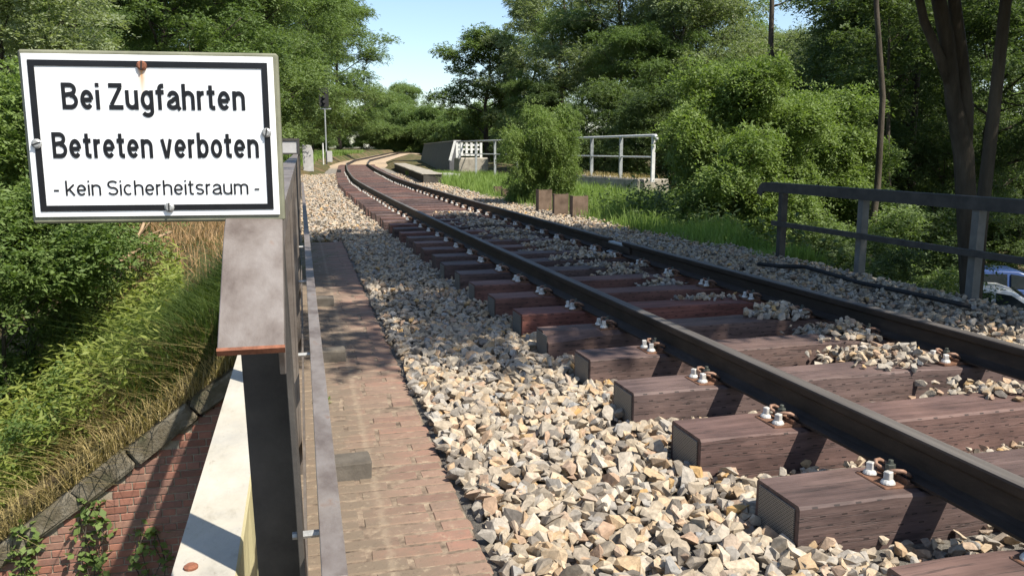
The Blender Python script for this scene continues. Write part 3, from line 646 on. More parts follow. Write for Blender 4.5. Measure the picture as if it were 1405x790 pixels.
    if ch == 'a': return [arc(m - 0.01, X - 0.2 - h, rx - 0.01, 0.2, 165, 0, 12) + [(r - 0.01, 0.12), (w, 0.0)], [(r - 0.01, 0.44), (m, 0.40)] + arc(m - 0.02, 0.2 + h * 0.15, rx - 0.0, 0.2 - h * 0.85, 100, 270, 12) + arc(m - 0.02, 0.25, rx + 0.01, 0.25 - h, 275, 345, 6)], w
    if ch == '-': return [[(0, 0.34), (0.3, 0.34)]], 0.3
    return [], 0.3
def lettering(txt, u0, u1, vt, vb, s):
    b = B(); x = 0; lay = 0
    for ch in txt:
        st, gw = glyph(ch, s)
        for pl in st:
            pl = [p for i, p in enumerate(pl) if i == 0 or math.dist(p, pl[i - 1]) > 0.004]
            lay += 1; yo = (lay % 7) * 0.00004; L = []; Rr = []
            for i, p in enumerate(pl):
                q0 = Vector(pl[max(i - 1, 0)]); q1 = Vector(pl[min(i + 1, len(pl) - 1)]); P_ = Vector(p)
                d0 = (P_ - q0).normalized() if i else (q1 - P_).normalized(); d1 = (q1 - P_).normalized() if i < len(pl) - 1 else d0
                nn = Vector((-(d0.y + d1.y), d0.x + d1.x))
                if nn.length < 1e-6: nn = Vector((-d0.y, d0.x))
                nn.normalize(); k = s / 2 / max(0.8, abs(nn.dot(Vector((-d0.y, d0.x)))))
                L.append(P_ + nn * k); Rr.append(P_ - nn * k)
            n = len(pl); v = [(x + p.x, yo, p.y) for p in L] + [(x + p.x, yo, p.y) for p in Rr]
            b.add(v, [(i, n + i, n + i + 1, i + 1) for i in range(n - 1)])
        x += gw + (0.115 if ch != ' ' else 0)
    v = np.array(b.v); um, vm = (u0 + u1) / 2, (vt + vb) / 2
    xa, xb = suv(u0, vm)[0], suv(u1, vm)[0]; zb = suv(um, vb)[1]; cap = suv(um, vt)[1] - zb
    xmin, xmax = v[:, 0].min(), v[:, 0].max()
    b.v = [(xa - x0 + (p[0] - xmin) / (xmax - xmin) * (xb - xa), -0.0009 - p[1], zb - z0 + p[2] * cap) for p in b.v]
    me = bpy.data.meshes.new('lettering'); me.from_pydata(b.v, [], b.f)
    o = link('lettering', me, M['black'], sign); md = o.modifiers.new('thick', 'SOLIDIFY'); md.thickness = 0.0006; md.offset = 0
    return o
lettering('Bei Zugfahrten', 84, 335, 114.5, 150.5, 0.17)
lettering('Betreten verboten', 71, 354, 181.5, 216.5, 0.17)
lettering('- kein Sicherheitsraum -', 73, 355, 247, 267, 0.105)
scm = B().tube([(0, 0.001, 0), (0, -0.004, 0), (0, -0.0065, 0)], [0.0095, 0.0095, 0.006], 14).me('screw'); scr = B().tube([(0, 0.001, 0), (0, -0.004, 0), (0, -0.0065, 0)], [0.0095, 0.0095, 0.006], 14).me('rusty_screw')
slm = B().box((-0.0013, -0.0071, -0.0085), (0.0013, -0.004, 0.0085)).me('slot')
for u, v, rst, ro in ((194, 90, 1, 0.1), (50, 197, 0, 1.2), (365, 182, 0, 0.2), (232, 284, 0, 0.05)):
    q = suv(u, v); s = link('screw', scr if rst else scm, M['rust'] if rst else M['screw'], sign, (q[0] - x0, -0.0005, q[1] - z0))
    link('slot', slm, M['slot'], s, rot=(0, ro, 0))

zl = HZ + 0.001 - ctr.z
B().box((w - 0.10, 0.0245, zl), (w - 0.055, 0.5, zl + 0.006)).box((w - 0.10, 0.0245, zl + 0.006), (w - 0.055, 0.031, zl + 0.09)).obj('bracket', M['railing'], sign)

# ------------------------------------------------------------------ sleepers with fastenings
def sleeper_me(seed, chip=False):
    random.seed(seed); b = B(); nx = 14; hw = SLW / 2; v = []; f = []
    for i in range(nx + 1):
        x = -SLL / 2 + SLL * i / nx; j = [random.uniform(-0.004, 0.004) for _ in range(4)]
        zt = Z_SL - (0.010 if 3 <= i <= 4 or nx - 4 <= i <= nx - 3 else 0)
        c = 0.0
        if chip: c = max(0, 1 - (x + SLL / 2) / 0.62)
        v += [(x, -hw + j[0] * 0.6, -0.06), (x, hw + j[1] * 0.6, -0.06), (x, hw + j[2] * 0.6, zt - 0.008 + j[3]), (x, hw - 0.008 + j[2], zt + j[2] * 0.4), (x, -hw + 0.008 + j[1] + c * 0.13, zt + j[1] * 0.4), (x, -hw + j[0] * 0.6, zt - 0.008 + j[3] - c * 0.055)]
    for i in range(nx):
        for k in range(6): f.append((i * 6 + k, (i + 1) * 6 + k, (i + 1) * 6 + (k + 1) % 6, i * 6 + (k + 1) % 6))
    f += [tuple(range(6)), tuple(range(nx * 6, nx * 6 + 6))[::-1]]
    return b.add(v, f).me('sleeper_beam')
sl_me = [sleeper_me(s) for s in range(5)]; sl_chip = sleeper_me(77, True)
np_me = B().box((-0.004, -0.108, 0.0), (0.0, 0.108, 0.15)).me('nail_plate')
bp_me = B().box((-0.18, -0.08, 0), (0.18, 0.08, 0.016)).box((-0.088, -0.08, 0.014), (-0.074, 0.08, 0.034)).box((0.074, -0.08, 0.014), (0.088, 0.08, 0.034)).me('baseplate', bevel=0.003)
def screw_me():
    b = B(); b.tube([(0, 0, 0), (0, 0, 0.006), (0, 0, 0.012), (0, 0, 0.018)], [0.026, 0.026, 0.022, 0.017], 14)
    b.box((-0.0125, -0.0125, 0.017), (0.0125, 0.0125, 0.046)); return b.me('coach_screw', bevel=0.0025)
sc_me = screw_me()
def clip_me():                               # W-shaped tension clamp, opens towards the rail (+x)
    b = B()
    for s in (-1, 1):
        b.tube([(0.045, s * 0.012, 0.030), (0.012, s * 0.014, 0.036), (-0.016, s * 0.02, 0.046), (-0.03, s * 0.036, 0.056), (-0.02, s * 0.052, 0.064), (0.004, s * 0.06, 0.062), (0.03, s * 0.058, 0.048), (0.05, s * 0.05, 0.030)], 0.0075, 7)
    b.tube([(0.045, -0.012, 0.030), (0.052, 0, 0.030), (0.045, 0.012, 0.030)], 0.0075, 7)
    return b.me('spring_clip', smooth=True)
cl_me = clip_me()
bt = B().tube([(0, 0, 0.01), (0, 0, 0.083)], 0.0095, 8).tube([(0, 0, 0.042), (0, 0, 0.046)], 0.021, 14).tube([(0, 0, 0.046), (0, 0, 0.068)], 0.0185, 6)
bt_me = bt.me('clamp_bolt', bevel=0.001)
TINT = {4: (1.0, 0.88, 0.85), 5: (0.95, 0.9, 0.9), 6: (1.05, 0.92, 0.9), 7: (0.95, 0.92, 0.94), 8: (0.98, 0.92, 0.9), 9: (1.1, 0.98, 0.9), 10: (1.55, 0.85, 0.7)}
random.seed(31)
for i, y in enumerate(SLP):
    yy = y; t = tang(y); cx = xc(y)
    lab = 'dark creosoted wooden sleeper with clipped baseplates, lying across the ballast under both rails'
    if 3.0 < y < 15: lab = 'dark wooden sleeper with loose grey stones heaped on it against the jointed rail'
    if y > 15: lab = 'reddish dark wooden sleeper beyond the stone heaps, before the platform edge'
    if y > 33: lab = 'small far wooden sleeper beside or beyond the low platform edge'
    if i == 9: lab = 'creosoted sleeper with a long split-off wedge along its top edge'
    if i == 10: lab = 'reddest of the creosoted sleepers, next to the one with the split-off edge'
    s = empty('sleeper', (cx + random.uniform(-0.02, 0.02), y, rise(y) - (0.0 if y < 62 else 0)), -t + random.uniform(-0.006, 0.006), lab, 'railway sleeper', 'sleepers of the track')
    bm_ = link('sleeper_beam', sl_chip if i == 9 else sl_me[i % 5], M['sleeper'], s)
    k = TINT.get(i) or random.choice([(0.75, 0.68, 0.68), (0.9, 0.82, 0.8), (1.1, 0.88, 0.8), (0.62, 0.56, 0.55), (0.95, 0.9, 0.88), (1.25, 0.85, 0.74)])
    bm_.color = (*[q * 0.86 for q in k], 1)
    if y < 9: link('nail_plate', np_me, M['nail_plate'], s, (-SLL / 2 - 0.0015, 0, 0.015)); 
    if y > 44: continue
    for g in (-0.7535, 0.7535):
        bp = link('baseplate', bp_me, M['baseplate'], s, (g, 0, Z_SL - 0.010))
        for sd in ((-1, 1) if y < 10 else ((-1,))):
            for q in (-1, 1):
                link('coach_screw', sc_me, M['coach_screw'], bp, (sd * 0.142, q * 0.047, 0.0155), (random.gauss(0, 0.05), random.gauss(0, 0.05), random.uniform(0, 1.5)))
            if y < 24:
                link('spring_clip', cl_me, M['clip'], bp, (sd * 0.098, 0, 0), (0, 0, 0 if sd < 0 else math.pi))
                link('clamp_bolt', bt_me, M['nut'], bp, (sd * 0.096, 0, 0), (0, 0, random.uniform(0, 1)))

# ------------------------------------------------------------------ rails
HP = [(-0.0625, 0), (0.0625, 0), (0.0625, 0.011), (0.03, 0.024), (0.010, 0.036), (0.008, 0.1), (0.012, 0.112), (0.034, 0.119), (0.036, 0.148), (0.032, 0.155), (0.022, 0.159), (0, 0.1605)]
HP += [(-x, z) for x, z in HP[2:-1][::-1]]
RZ0 = Z_SL - 0.010 + 0.016
def rail(name, off, ya, yb, label, group=None):
    ys = list(np.arange(ya, min(yb, 24), 0.5)) + list(np.arange(max(ya, 24), yb, 1.0)) + [yb]; path = []
    for y in ys:
        t = tang(y); sd = Vector((math.cos(t), -math.sin(t), 0)); p = Vector((xc(y), y, RZ0 + rise(y))) + sd * off; path.append((p, sd, (0, 0, 1)))
    o = B().sweep(HP, path).obj(name, M['rail']); me = o.data
    at = me.attributes.new('head', 'FLOAT', 'POINT'); zz = np.array([v.co.z for v in me.vertices]); yy = np.array([v.co.y for v in me.vertices])
    at.data.foreach_set('value', (zz - np.interp(yy, [0, 85, 100, 130, 160, 200], [0, 0, 0.08, 0.5, 0.72, 1.0]) > RZ0 + 0.145).astype(np.float32))
    for p in me.polygons: p.use_smooth = False
    return tag(o, label, 'rail', group)
YJ = 8.62
rail('rail', -0.7535, -5, 195, 'unbroken dark steel rail on the brick walkway side of the track')
rail('rail', 0.7535, -5, YJ, 'dark steel rail ending at the joint, on the side of the dark railing')
rail('rail', 0.7535, YJ + 0.42, 195, 'dark steel rail beyond the joint, curving away past the grey panel')
jt = empty('rail_joint', (xc(YJ + 0.2) + 0.7535, YJ + 0.21, RZ0), -tang(YJ + 0.2), 'low insulating joint piece lying in the gap between two rail ends', 'rail joint')
B().sweep([(x, z * 0.80) for x, z in HP], [((0, -0.205, 0), (1, 0, 0), (0, 0, 1)), ((0, 0.205, 0), (1, 0, 0), (0, 0, 1))]).obj('filler_rail', M['galv'], jt)
for sd in (-1, 1):
    B().box((sd * 0.024 - 0.011, -0.4, 0.034), (sd * 0.024 + 0.011, 0.4, 0.108)).obj('fishplate', M['rail'], jt, bevel=0.004)

# ------------------------------------------------------------------ railing on the right side of the bridge
rr = empty('railing', (5.6, 6, 0), 0, 'dark shaded steel railing with a knee rail beside the wood, its end bent down', 'railing')
def rx(y): return 5.72 - 0.012 * (y - 6)
HR = CZ - 0.405
pr_ = [(-0.055, 0), (0.055, 0), (0.055, -0.012), (-0.043, -0.012), (-0.043, -0.115), (-0.055, -0.115)]
pts = [(-2.0, HR), (4, HR), (8, HR), (9.35, HR)] + [(9.35 + 0.18 * math.sin(a), HR - 0.18 * (1 - math.cos(a))) for a in np.linspace(0.25, 1.35, 5)]
path = []
for i, (y, z) in enumerate(pts):
    y2, z2 = pts[min(i + 1, len(pts) - 1)]; y1, z1_ = pts[max(i - 1, 0)]; t = Vector((0, y2 - y1, z2 - z1_)).normalized(); u = Vector((1, 0, 0)).cross(t)
    path.append(((rx(y), y, z), (1, 0, 0), u))
child_at(B().sweep(pr_, path).obj('handrail', M['dark_paint']), rr)
child_at(B().sweep([(-0.05, 0), (0.0, 0), (0, -0.008), (-0.042, -0.008), (-0.042, -0.055), (-0.05, -0.055)], [((rx(y) - 0.045, y, HR - 0.46), (1, 0, 0), (0, 0, 1)) for y in (-2, 9.1)]).obj('knee_rail', M['dark_paint']), rr)
for i, y in enumerate([8.98, 7.5, 5.98, 4.45, 2.9, 1.3, -0.4]):
    x = rx(y); m = M['dark_paint'] if i != 2 else M['post_grey']
    child_at(B().box((x - 0.04, y - 0.01, -0.12), (x - 0.03, y + 0.07, HR - 0.012)).box((x - 0.03, y - 0.01, -0.12), (x + 0.04, y, HR - 0.012)).box((x + 0.03, y, -0.12), (x + 0.04, y + 0.07, HR - 0.012)).obj('post', M['post_grey'] if i else M['dark_paint']), rr)
pts = [at_z(u, v, 0.10) for u, v in ((1040, 362), (1066, 365), (1105, 366), (1140, 376), (1180, 388), (1230, 398), (1290, 411), (1330, 420))]
tag(B().tube(pts, 0.022, 8).obj('cable', M['slot'], smooth=True), 'black cable lying along the foot of the dark railing', 'cable')
kerb = B().box((5.42, -3, -0.1), (6.1, 9.1, -0.035)).obj('deck_edge', M['concrete']); tag(kerb, kind='structure')
# ------------------------------------------------------------------ far structures
def on(y, u, v=205): return at_y(u, v, y)
blk = empty('concrete_block', (9.9, 28, 0), 0.09, 'long low concrete plinth with dry grass on top, carrying the white railing', 'concrete block')
B().box((-0.5, -4.6, -0.3), (0.55, 4.8, 0.47)).obj('plinth', M['concrete'], blk, bevel=0.03, jitter=0.012, cuts=3)
wr = empty('railing', (10.1, 23.2, 0.4), 0, 'white painted railing with two bars and a curved end, on the concrete plinth', 'railing')
def wx(y): return 10.15 - 0.092 * (y - 23.2)
WT = CZ + 0.40
pts = [(wx(23.0) + 0.02, 22.93, WT - 0.16), (wx(23.0), 22.9, WT - 0.07), (wx(23), 22.98, WT - 0.01), (wx(23.2), 23.15, WT)] + [(wx(y), y, WT) for y in (26, 30, 36, 44)]
child_at(B().tube(pts, [0.06, 0.06, 0.055, 0.045, 0.04, 0.04, 0.04, 0.04], 8).obj('top_bar', M['white_paint'], smooth=True), wr)
child_at(B().tube([(wx(y), y, WT - 0.63) for y in (23.2, 33, 44)], 0.025, 8).obj('middle_bar', M['white_paint']), wr)
for i, y in enumerate([23.1, 25.2, 27.4, 29.7, 32.1, 35, 38, 41, 44]):
    child_at(B().box((wx(y) - 0.05, y - 0.04, 0.0 if y > 33 else 0.40), (wx(y) + 0.05, y + 0.04, WT)).obj('post', M['white_paint'] if i == 0 else M['galv']), wr)
pf = empty('picket_fence', on(43, 644), 0, 'small white picket fence panel beyond the grey wall', 'fence'); pf.location.z = 0
a, b_ = on(43, 627).x - pf.location.x, on(43, 660).x - pf.location.x; zt, zb = at_y(640, 196, 43).z, at_y(640, 214, 43).z
for k in range(6):
    x = a + (b_ - a) * k / 5; B().box((x - 0.06, -0.02, zb - (0.1 if k in (0, 5) else 0)), (x + 0.06, 0.02, zt)).obj('picket', M['white_paint'], pf)
for z in (zb + 0.05, zt - 0.12, (zt + zb) / 2): B().box((a, 0.022, z - 0.05), (b_, 0.055, z + 0.05)).obj('crossbar', M['white_paint'], pf)
o = B().box((on(43, 627).x, 42.6, -0.2), (on(43, 668).x, 44, zb - 0.1)).obj('concrete_footing', M['concrete'], bevel=0.04, jitter=0.02); tag(o, 'square concrete footing under the small white picket fence', 'concrete block')
# grey leaning wall and the old platform edge beside the track
def strip(y0, y1, off0, off1): return [(xc(y) + np.interp(y, [y0, y1], [off0, off1]), y) for y in np.linspace(y0, y1, 9)]
gw = empty('grey_wall', (7.4, 42, 0), 0, 'dark grey leaning wall panel beside the curving track', 'wall')
p0, p1 = at_z(611, 240, 0), Vector((9.9, 72, 0)); path = []
d = (p1 - p0).normalized(); sd = Vector((d.y, -d.x, 0))
tl = [(0, -0.3), (0.5, 1.78), (0.8, 1.78), (0.95, -0.3)]
child_at(B().sweep(tl, [(p0, sd, (0, 0, 1)), (p1, sd, (0, 0, 1))]).obj('wall_panel', M['grey_panel']), gw)
child_at(B().sweep([(0.47, 1.782), (0.47, 1.84), (0.85, 1.84), (0.85, 1.782)], [(p0, sd, (0, 0, 1)), (p1, sd, (0, 0, 1))]).obj('wall_cap', M['pale_concrete']), gw)
ec = B().sweep([(0.18, 0.75), (0.47, 1.78), (0.62, 1.82), (0.33, 0.75)], [(p0 - d * 0.03, sd, (0, 0, 1)), (p0 - d * 0.002, sd, (0, 0, 1))])
child_at(ec.obj('white_end_strip', M['white_paint']), gw)
pe = empty('platform_edge', (5, 34, 0), 0, 'low stone platform edge with a pale top, its face painted dark for shade, beside the track', 'platform')
path = []
for y in np.linspace(33, 58, 8):
    t = tang(y); path.append((Vector((np.interp(y, [33, 58], [4.72, 6.3]), y, 0)), (1, 0, 0), (0, 0, 1)))
child_at(B().sweep([(0, -0.1), (0, 0.36), (0.75, 0.36), (0.75, -0.1)], path).obj('edge_wall', M['shaded_stone']), pe)
for k in range(12):
    y = 33 + k * 2.08; x = np.interp(y, [33, 58], [4.72, 6.3])
    child_at(B().box((-0.08, 0, 0.362), (0.75, 2.04, 0.42 + random.uniform(-0.01, 0.01)), Matrix.Translation((x, y - 0.02, 0)) @ Matrix.Rotation(-0.063, 4, 'Z')).obj('coping_slab', M['concrete'], bevel=0.02), pe)
o = B().box((5.7, 38.5, -0.05), (7.3, 41.5, 0.22)).obj('concrete_slab', M['pale_concrete'], bevel=0.03, jitter=0.015); tag(o, 'flat pale concrete slab between the platform edge and the grey wall', 'slab')
# steel stubs in the grass
for u, vb, ht, wd, lab in ((748, 294, 0.55, 0.28, 'brown steel stub post in the grass, tallest of the front three'), (770, 300, 0.52, 0.27, 'brown steel stub post in the grass, in the middle of the front three'), (796, 302, 0.5, 0.3, 'brown steel stub post half hidden by weeds, nearest the plinth'), (684, 272, 0.36, 0.2, 'small dark steel stub in the grass, nearest the grey wall'), (695, 275, 0.34, 0.2, 'small dark steel stub in the grass, middle of the far three'), (707, 277, 0.34, 0.2, 'small dark steel stub in the grass, closest to the big stubs')):
    p = at_z(u, vb, -0.04); s = empty('steel_stub', (p.x, p.y, -0.06), random.uniform(-0.12, 0.05), lab, 'post', 'steel stubs in the grass')
    B().box((-wd / 2, 0, -0.1), (wd / 2, 0.014, ht)).obj('web', M['rust_post'], s)
    B().box((-wd / 2 - 0.014, -0.02, -0.1), (-wd / 2, 0.2, ht + 0.005)).obj('flange', M['rust_post'], s)
    B().box((wd / 2, 0.0, -0.1), (wd / 2 + 0.014, 0.2, ht + 0.005)).obj('flange', M['rust_post'], s)
# pale slab, framed board, dirt bank hole, signal
o = B().prism([(0.14, 0.2), (0.68, 0.2), (0.68, 1.25), (0.58, 1.57), (0.14, 1.6)], 45.3, 45.6, 'y').obj('parapet_slab', M['pale_concrete'], bevel=0.02); tag(o, 'pale concrete parapet slab standing beyond the end of the brown railing', 'concrete slab')
fbd = empty('framed_board', (-0.2, 22.6, 0), 0, 'pale board in a black frame at the far end of the brown railing', 'board')
x0_, x1_ = at_y(360, 200, 22.6).x, at_y(411, 200, 22.6).x; zt, zb = at_y(400, 190, 22.6).z, at_y(400, 212, 22.6).z
for a, b_ in (((x0_, -0.03, zt - 0.06), (x1_, 0.03, zt)), ((x1_ - 0.06, -0.03, zb), (x1_, 0.03, zt - 0.06)), ((x0_, -0.03, zb), (x0_ + 0.06, 0.03, zt - 0.06)), ((x0_ + 0.06, -0.03, zb), (x1_ - 0.06, 0.03, zb + 0.04))):
    child_at(B().box((a[0], 22.6 + a[1], a[2]), (b_[0], 22.6 + b_[1], b_[2])).obj('frame_bar', M['dark_paint']), fbd)
child_at(B().box((x0_ + 0.06, 22.6, zb + 0.04), (x1_ - 0.06, 22.62, zt - 0.06)).obj('panel', M['pale_concrete']), fbd)
for x in (x0_ + 0.03, x1_ - 0.03): child_at(B().box((x - 0.03, 22.64, -0.1), (x + 0.03, 22.70, zt)).obj('leg', M['dark_paint']), fbd)
sg = empty('railway_signal', (1.65, 55, 0.40), 0, 'slim railway light signal on a grey mast at the edge of the trees', 'signal')
B().tube([(0, 0, 0), (0, 0, 3.7)], 0.05, 8).obj('mast', M['galv'], sg)
B().box((-0.32, -0.12, 3.6), (0.26, -0.04, 4.8)).obj('target_board', M['slot'], sg)
for i, z in enumerate((4.5, 4.2, 3.9)):
    B().tube([(-0.03, -0.12, z), (-0.03, -0.3, z + 0.02)], 0.09, 10).obj('lamp_hood', M['slot'], sg)
B().box((-0.4, -0.05, 3.46), (0.4, 0.25, 3.53)).obj('platform', M['galv'], sg)
B().box((0.02, -0.2, 0.15), (0.36, 0.1, 0.85)).obj('control_box', M['pale_concrete'], sg, bevel=0.02)
B().tube([(-0.2, 0, 0), (-0.2, 0, 1.35)], 0.045, 8).obj('marker_post', M['white_paint'], sg)
o = B().box((1.85, 44.35, -0.02), (2.05, 44.6, 0.32)).obj('hole_block', M['slot'], bevel=0.01); tag(o, 'dark block standing in for a hole in the dirt bank beside the far sleeper ends', 'post')  # block added where the bank only has a dark hole

# ------------------------------------------------------------------ cars on the low ground behind the trees
def car(loc, rz, paint, label):
    c = empty('parked_car', loc, rz, label, 'car', None)
    prof = [(-2.1, 0.35), (-2.12, 0.75), (-1.95, 0.93), (-1.5, 1.0), (1.0, 0.95), (1.75, 0.86), (2.08, 0.7), (2.12, 0.35)]
    body = B().prism(prof, -0.86, 0.86, 'y')
    body.obj('body', paint, c, bevel=0.07, seg=3, smooth=True)
    cab = [(-1.95, 0.9), (-1.5, 1.38), (-1.0, 1.47), (0.1, 1.46), (0.4, 1.36), (1.15, 0.9)]
    v = [(x, s * (0.8 if z < 1.2 else 0.64), z) for s in (-1, 1) for x, z in cab]; n = 6
    B().add(v, [tuple(range(n)), tuple(range(n, 2 * n))[::-1]] + [(i, n + i, n + (i + 1) % n, (i + 1) % n) for i in range(n)]).obj('cabin', paint, c, bevel=0.04, seg=2, smooth=True)
    for s in (-1, 1):
        w_ = [(-1.45, 0.98), (-1.25, 1.34), (-0.2, 1.38), (-0.2, 0.98)]; w2 = [(-0.1, 0.98), (-0.1, 1.38), (0.25, 1.33), (0.8, 0.98)]
        for q in (w_, w2):
            v = [(x, s * (0.815 if z < 1.2 else 0.685), z) for x, z in q] + [(x, s * (0.76 if z < 1.2 else 0.62), z) for x, z in q]
            B().add(v, [(0, 1, 2, 3), (7, 6, 5, 4), (0, 4, 5, 1), (1, 5, 6, 2), (2, 6, 7, 3), (3, 7, 4, 0)]).obj('side_window', M['glass'], c)
    v = [(0.46, -0.6, 1.36), (0.46, 0.6, 1.36), (1.12, 0.7, 0.95), (1.12, -0.7, 0.95)]; v += [(x - 0.06, y, z - 0.04) for x, y, z in v]
    v = [(x + 0.02, y, z + 0.02) for x, y, z in v]
    B().add(v, [(0, 1, 2, 3), (7, 6, 5, 4), (0, 4, 5, 1), (1, 5, 6, 2), (2, 6, 7, 3), (3, 7, 4, 0)]).obj('windscreen', M['glass'], c)
    for x in (-1.35, 1.35):
        for s in (-1, 1):
            wl = B().tube([(x, s * 0.70, 0.31), (x, s * 0.88, 0.31)], 0.31, 20).obj('wheel', M['slot'], c)
            B().tube([(x, s * 0.87, 0.31), (x, s * 0.89, 0.31)], 0.2, 14).obj('rim', M['screw'], wl)
    for s in (-1, 1): B().box((2.02, s * 0.62 - 0.16, 0.62), (2.12, s * 0.62 + 0.16, 0.74)).obj('headlight', M['screw'], c, bevel=0.02)
    return c
def paint(name, col):
    m = mat(name, [(0.3, c3(col, 0.94)), (0.7, col)], 3, 0.25, 0); m.node_tree.nodes['Principled BSDF'].inputs['Coat Weight'].default_value = 0.6; return m
M['glass'] = mat('car_glass', [(0.3, (0.015, 0.02, 0.022)), (0.7, (0.03, 0.035, 0.04))], 3, 0.08, 0, spec=0.5)
M['car_white'] = paint('white_car_paint', (0.72, 0.73, 0.74)); M['car_blue'] = paint('blue_car_paint', (0.04, 0.075, 0.2))
def far_pt(u, depth): r = ray(u, 205); r = Vector((r.x, r.y, 0)); return r * (depth / (r.dot(Vector((sy_, cy_, 0)))))
p = far_pt(1385, 21.2); car((p.x, p.y, LOW + 0.01), R(-35), M['car_white'], 'white car parked below the dark railing, behind the tree trunks')
p = far_pt(1400, 24.4); car((p.x, p.y, LOW + 0.01), R(-30), M['car_blue'], 'blue car parked behind the white car')

# ------------------------------------------------------------------ foliage
def sprays(O, D, ln, nl, lw, ll, droop, spread=0.9):
    """pinnate sprays: O origins, D directions, nl leaflets on each; returns quads"""
    n = len(O); D = D / np.linalg.norm(D, axis=1, keepdims=True)
    up = np.array([0, 0, 1.0]); Sd = np.cross(D, up + RNG.normal(0, 0.35, (n, 3))); Sd /= np.linalg.norm(Sd, axis=1, keepdims=True) + 1e-9
    t = np.repeat(np.linspace(0.25, 1, (nl + 1) // 2), 2)[:nl]; sg_ = np.where(np.arange(nl) % 2, 1.0, -1.0)
    L = ln[:, None, None]
    P = O[:, None, :] + D[:, None, :] * L * t[None, :, None]; P = P - up * (droop * L * (t ** 2)[None, :, None])
    ld = Sd[:, None, :] * sg_[None, :, None] * spread + D[:, None, :] * 0.55 + RNG.normal(0, 0.33, (n, nl, 3)) - up * 0.15
    ld /= np.linalg.norm(ld, axis=2, keepdims=True)
    wd = np.cross(ld, up + RNG.normal(0, 0.45, (n, nl, 3))); wd /= np.linalg.norm(wd, axis=2, keepdims=True) + 1e-9
    sz = RNG.uniform(0.7, 1.25, (n, nl, 1))
    a = P; b = P + ld * ll * 0.5 * sz + wd * lw * 0.5 * sz; c = P + ld * ll * sz; d = P + ld * ll * 0.5 * sz - wd * lw * 0.5 * sz
    return np.stack([a, b, c, d], 2).reshape(-1, 3)
def quads_mesh(name, V): return mesh_np(name, V, np.arange(len(V)).reshape(-1, 4))
def clump_foliage(C, Rc, per, nl, ll, lw, flat=0.6, ln=0.35, droop=0.35, shell=0.45):
    VV = []
    for c, r, k in zip(C, Rc, per):
        k = int(k); g = RNG.normal(0, 1, (k, 3)); g /= np.linalg.norm(g, axis=1, keepdims=True)
        g[:, 2] = np.where(g[:, 2] < -0.3, -g[:, 2] * 0.6, g[:, 2])
        rad = (shell + (1 - shell) * RNG.random(k)) * r * RNG.uniform(0.75, 1.2, k)
        O = np.asarray(c) + g * rad[:, None] * np.array([1, 1, flat])
        D = g * np.array([1, 1, 0.5]) + RNG.normal(0, 0.45, (k, 3)); D[:, 2] *= 0.6
        VV.append(sprays(O, D, ln * RNG.uniform(0.6, 1.3, k), nl, lw, ll, droop))
    return np.concatenate(VV)
def grow(seed, H, spread, z0, limbs, r0, sub=3, up=0.6, lean=0.0, wob=0.012, vary=0.2):
    rg = random.Random(seed); b = B(); tips = []
    pts = []; x = y = 0
    for i in range(9):
        t = i / 8; pts.append(Vector((x + lean * H * t, y, H * 0.92 * t))); x += rg.gauss(0, wob * H); y += rg.gauss(0, wob * H)
    rad = [r0 * (1.25 if i == 0 else 1) * (1 - 0.85 * i / 8) for i in range(9)]
    pts[0].z = -0.3; b.tube(pts, rad, 9)
    def on_trunk(z):
        t = min(max(z / (H * 0.92), 0), 1) * 8; i = min(int(t), 7); return pts[i].lerp(pts[i + 1], t - i), r0 * (1 - 0.85 * t / 8)
    for k in range(limbs):
        f = (k + rg.random()) / limbs; z = z0 + (H * 0.9 - z0) * f; p, r = on_trunk(z); az = k * 2.4 + rg.uniform(-0.5, 0.5)
        prof = math.sin(math.pi * (0.18 + 0.76 * f)) ** 0.7; Ln = spread * prof * rg.uniform(0.95 - vary, 0.95 + vary)
        d = Vector((math.cos(az), math.sin(az), up * (0.3 + 0.9 * f))); q = [p]; dd = d.normalized()
        for j in range(5):
            dd = (dd + Vector((rg.gauss(0, 0.16), rg.gauss(0, 0.16), rg.gauss(0.03, 0.1)))).normalized(); q.append(q[-1] + dd * Ln / 5)
        b.tube(q, [r * 0.55 * (1 - 0.16 * j) for j in range(6)], 6); tips.append((q[-1], Ln)); tips.append((q[3], Ln))
        for s in range(sub):
            i = rg.choice((2, 3, 4)); e = (dd + Vector((rg.gauss(0, 0.7), rg.gauss(0, 0.7), rg.gauss(0.1, 0.4)))).normalized(); l2 = Ln * rg.uniform(0.3, 0.55)
            m = q[i] + e * l2 * 0.5 + Vector((0, 0, rg.uniform(-0.1, 0.1))); b.tube([q[i], m, q[i] + e * l2], [r * 0.26, r * 0.16, r * 0.05], 5); tips.append((q[i] + e * l2, Ln))
    tips.append((pts[-1], spread * 0.6))
    return b, tips
KINDS = {}
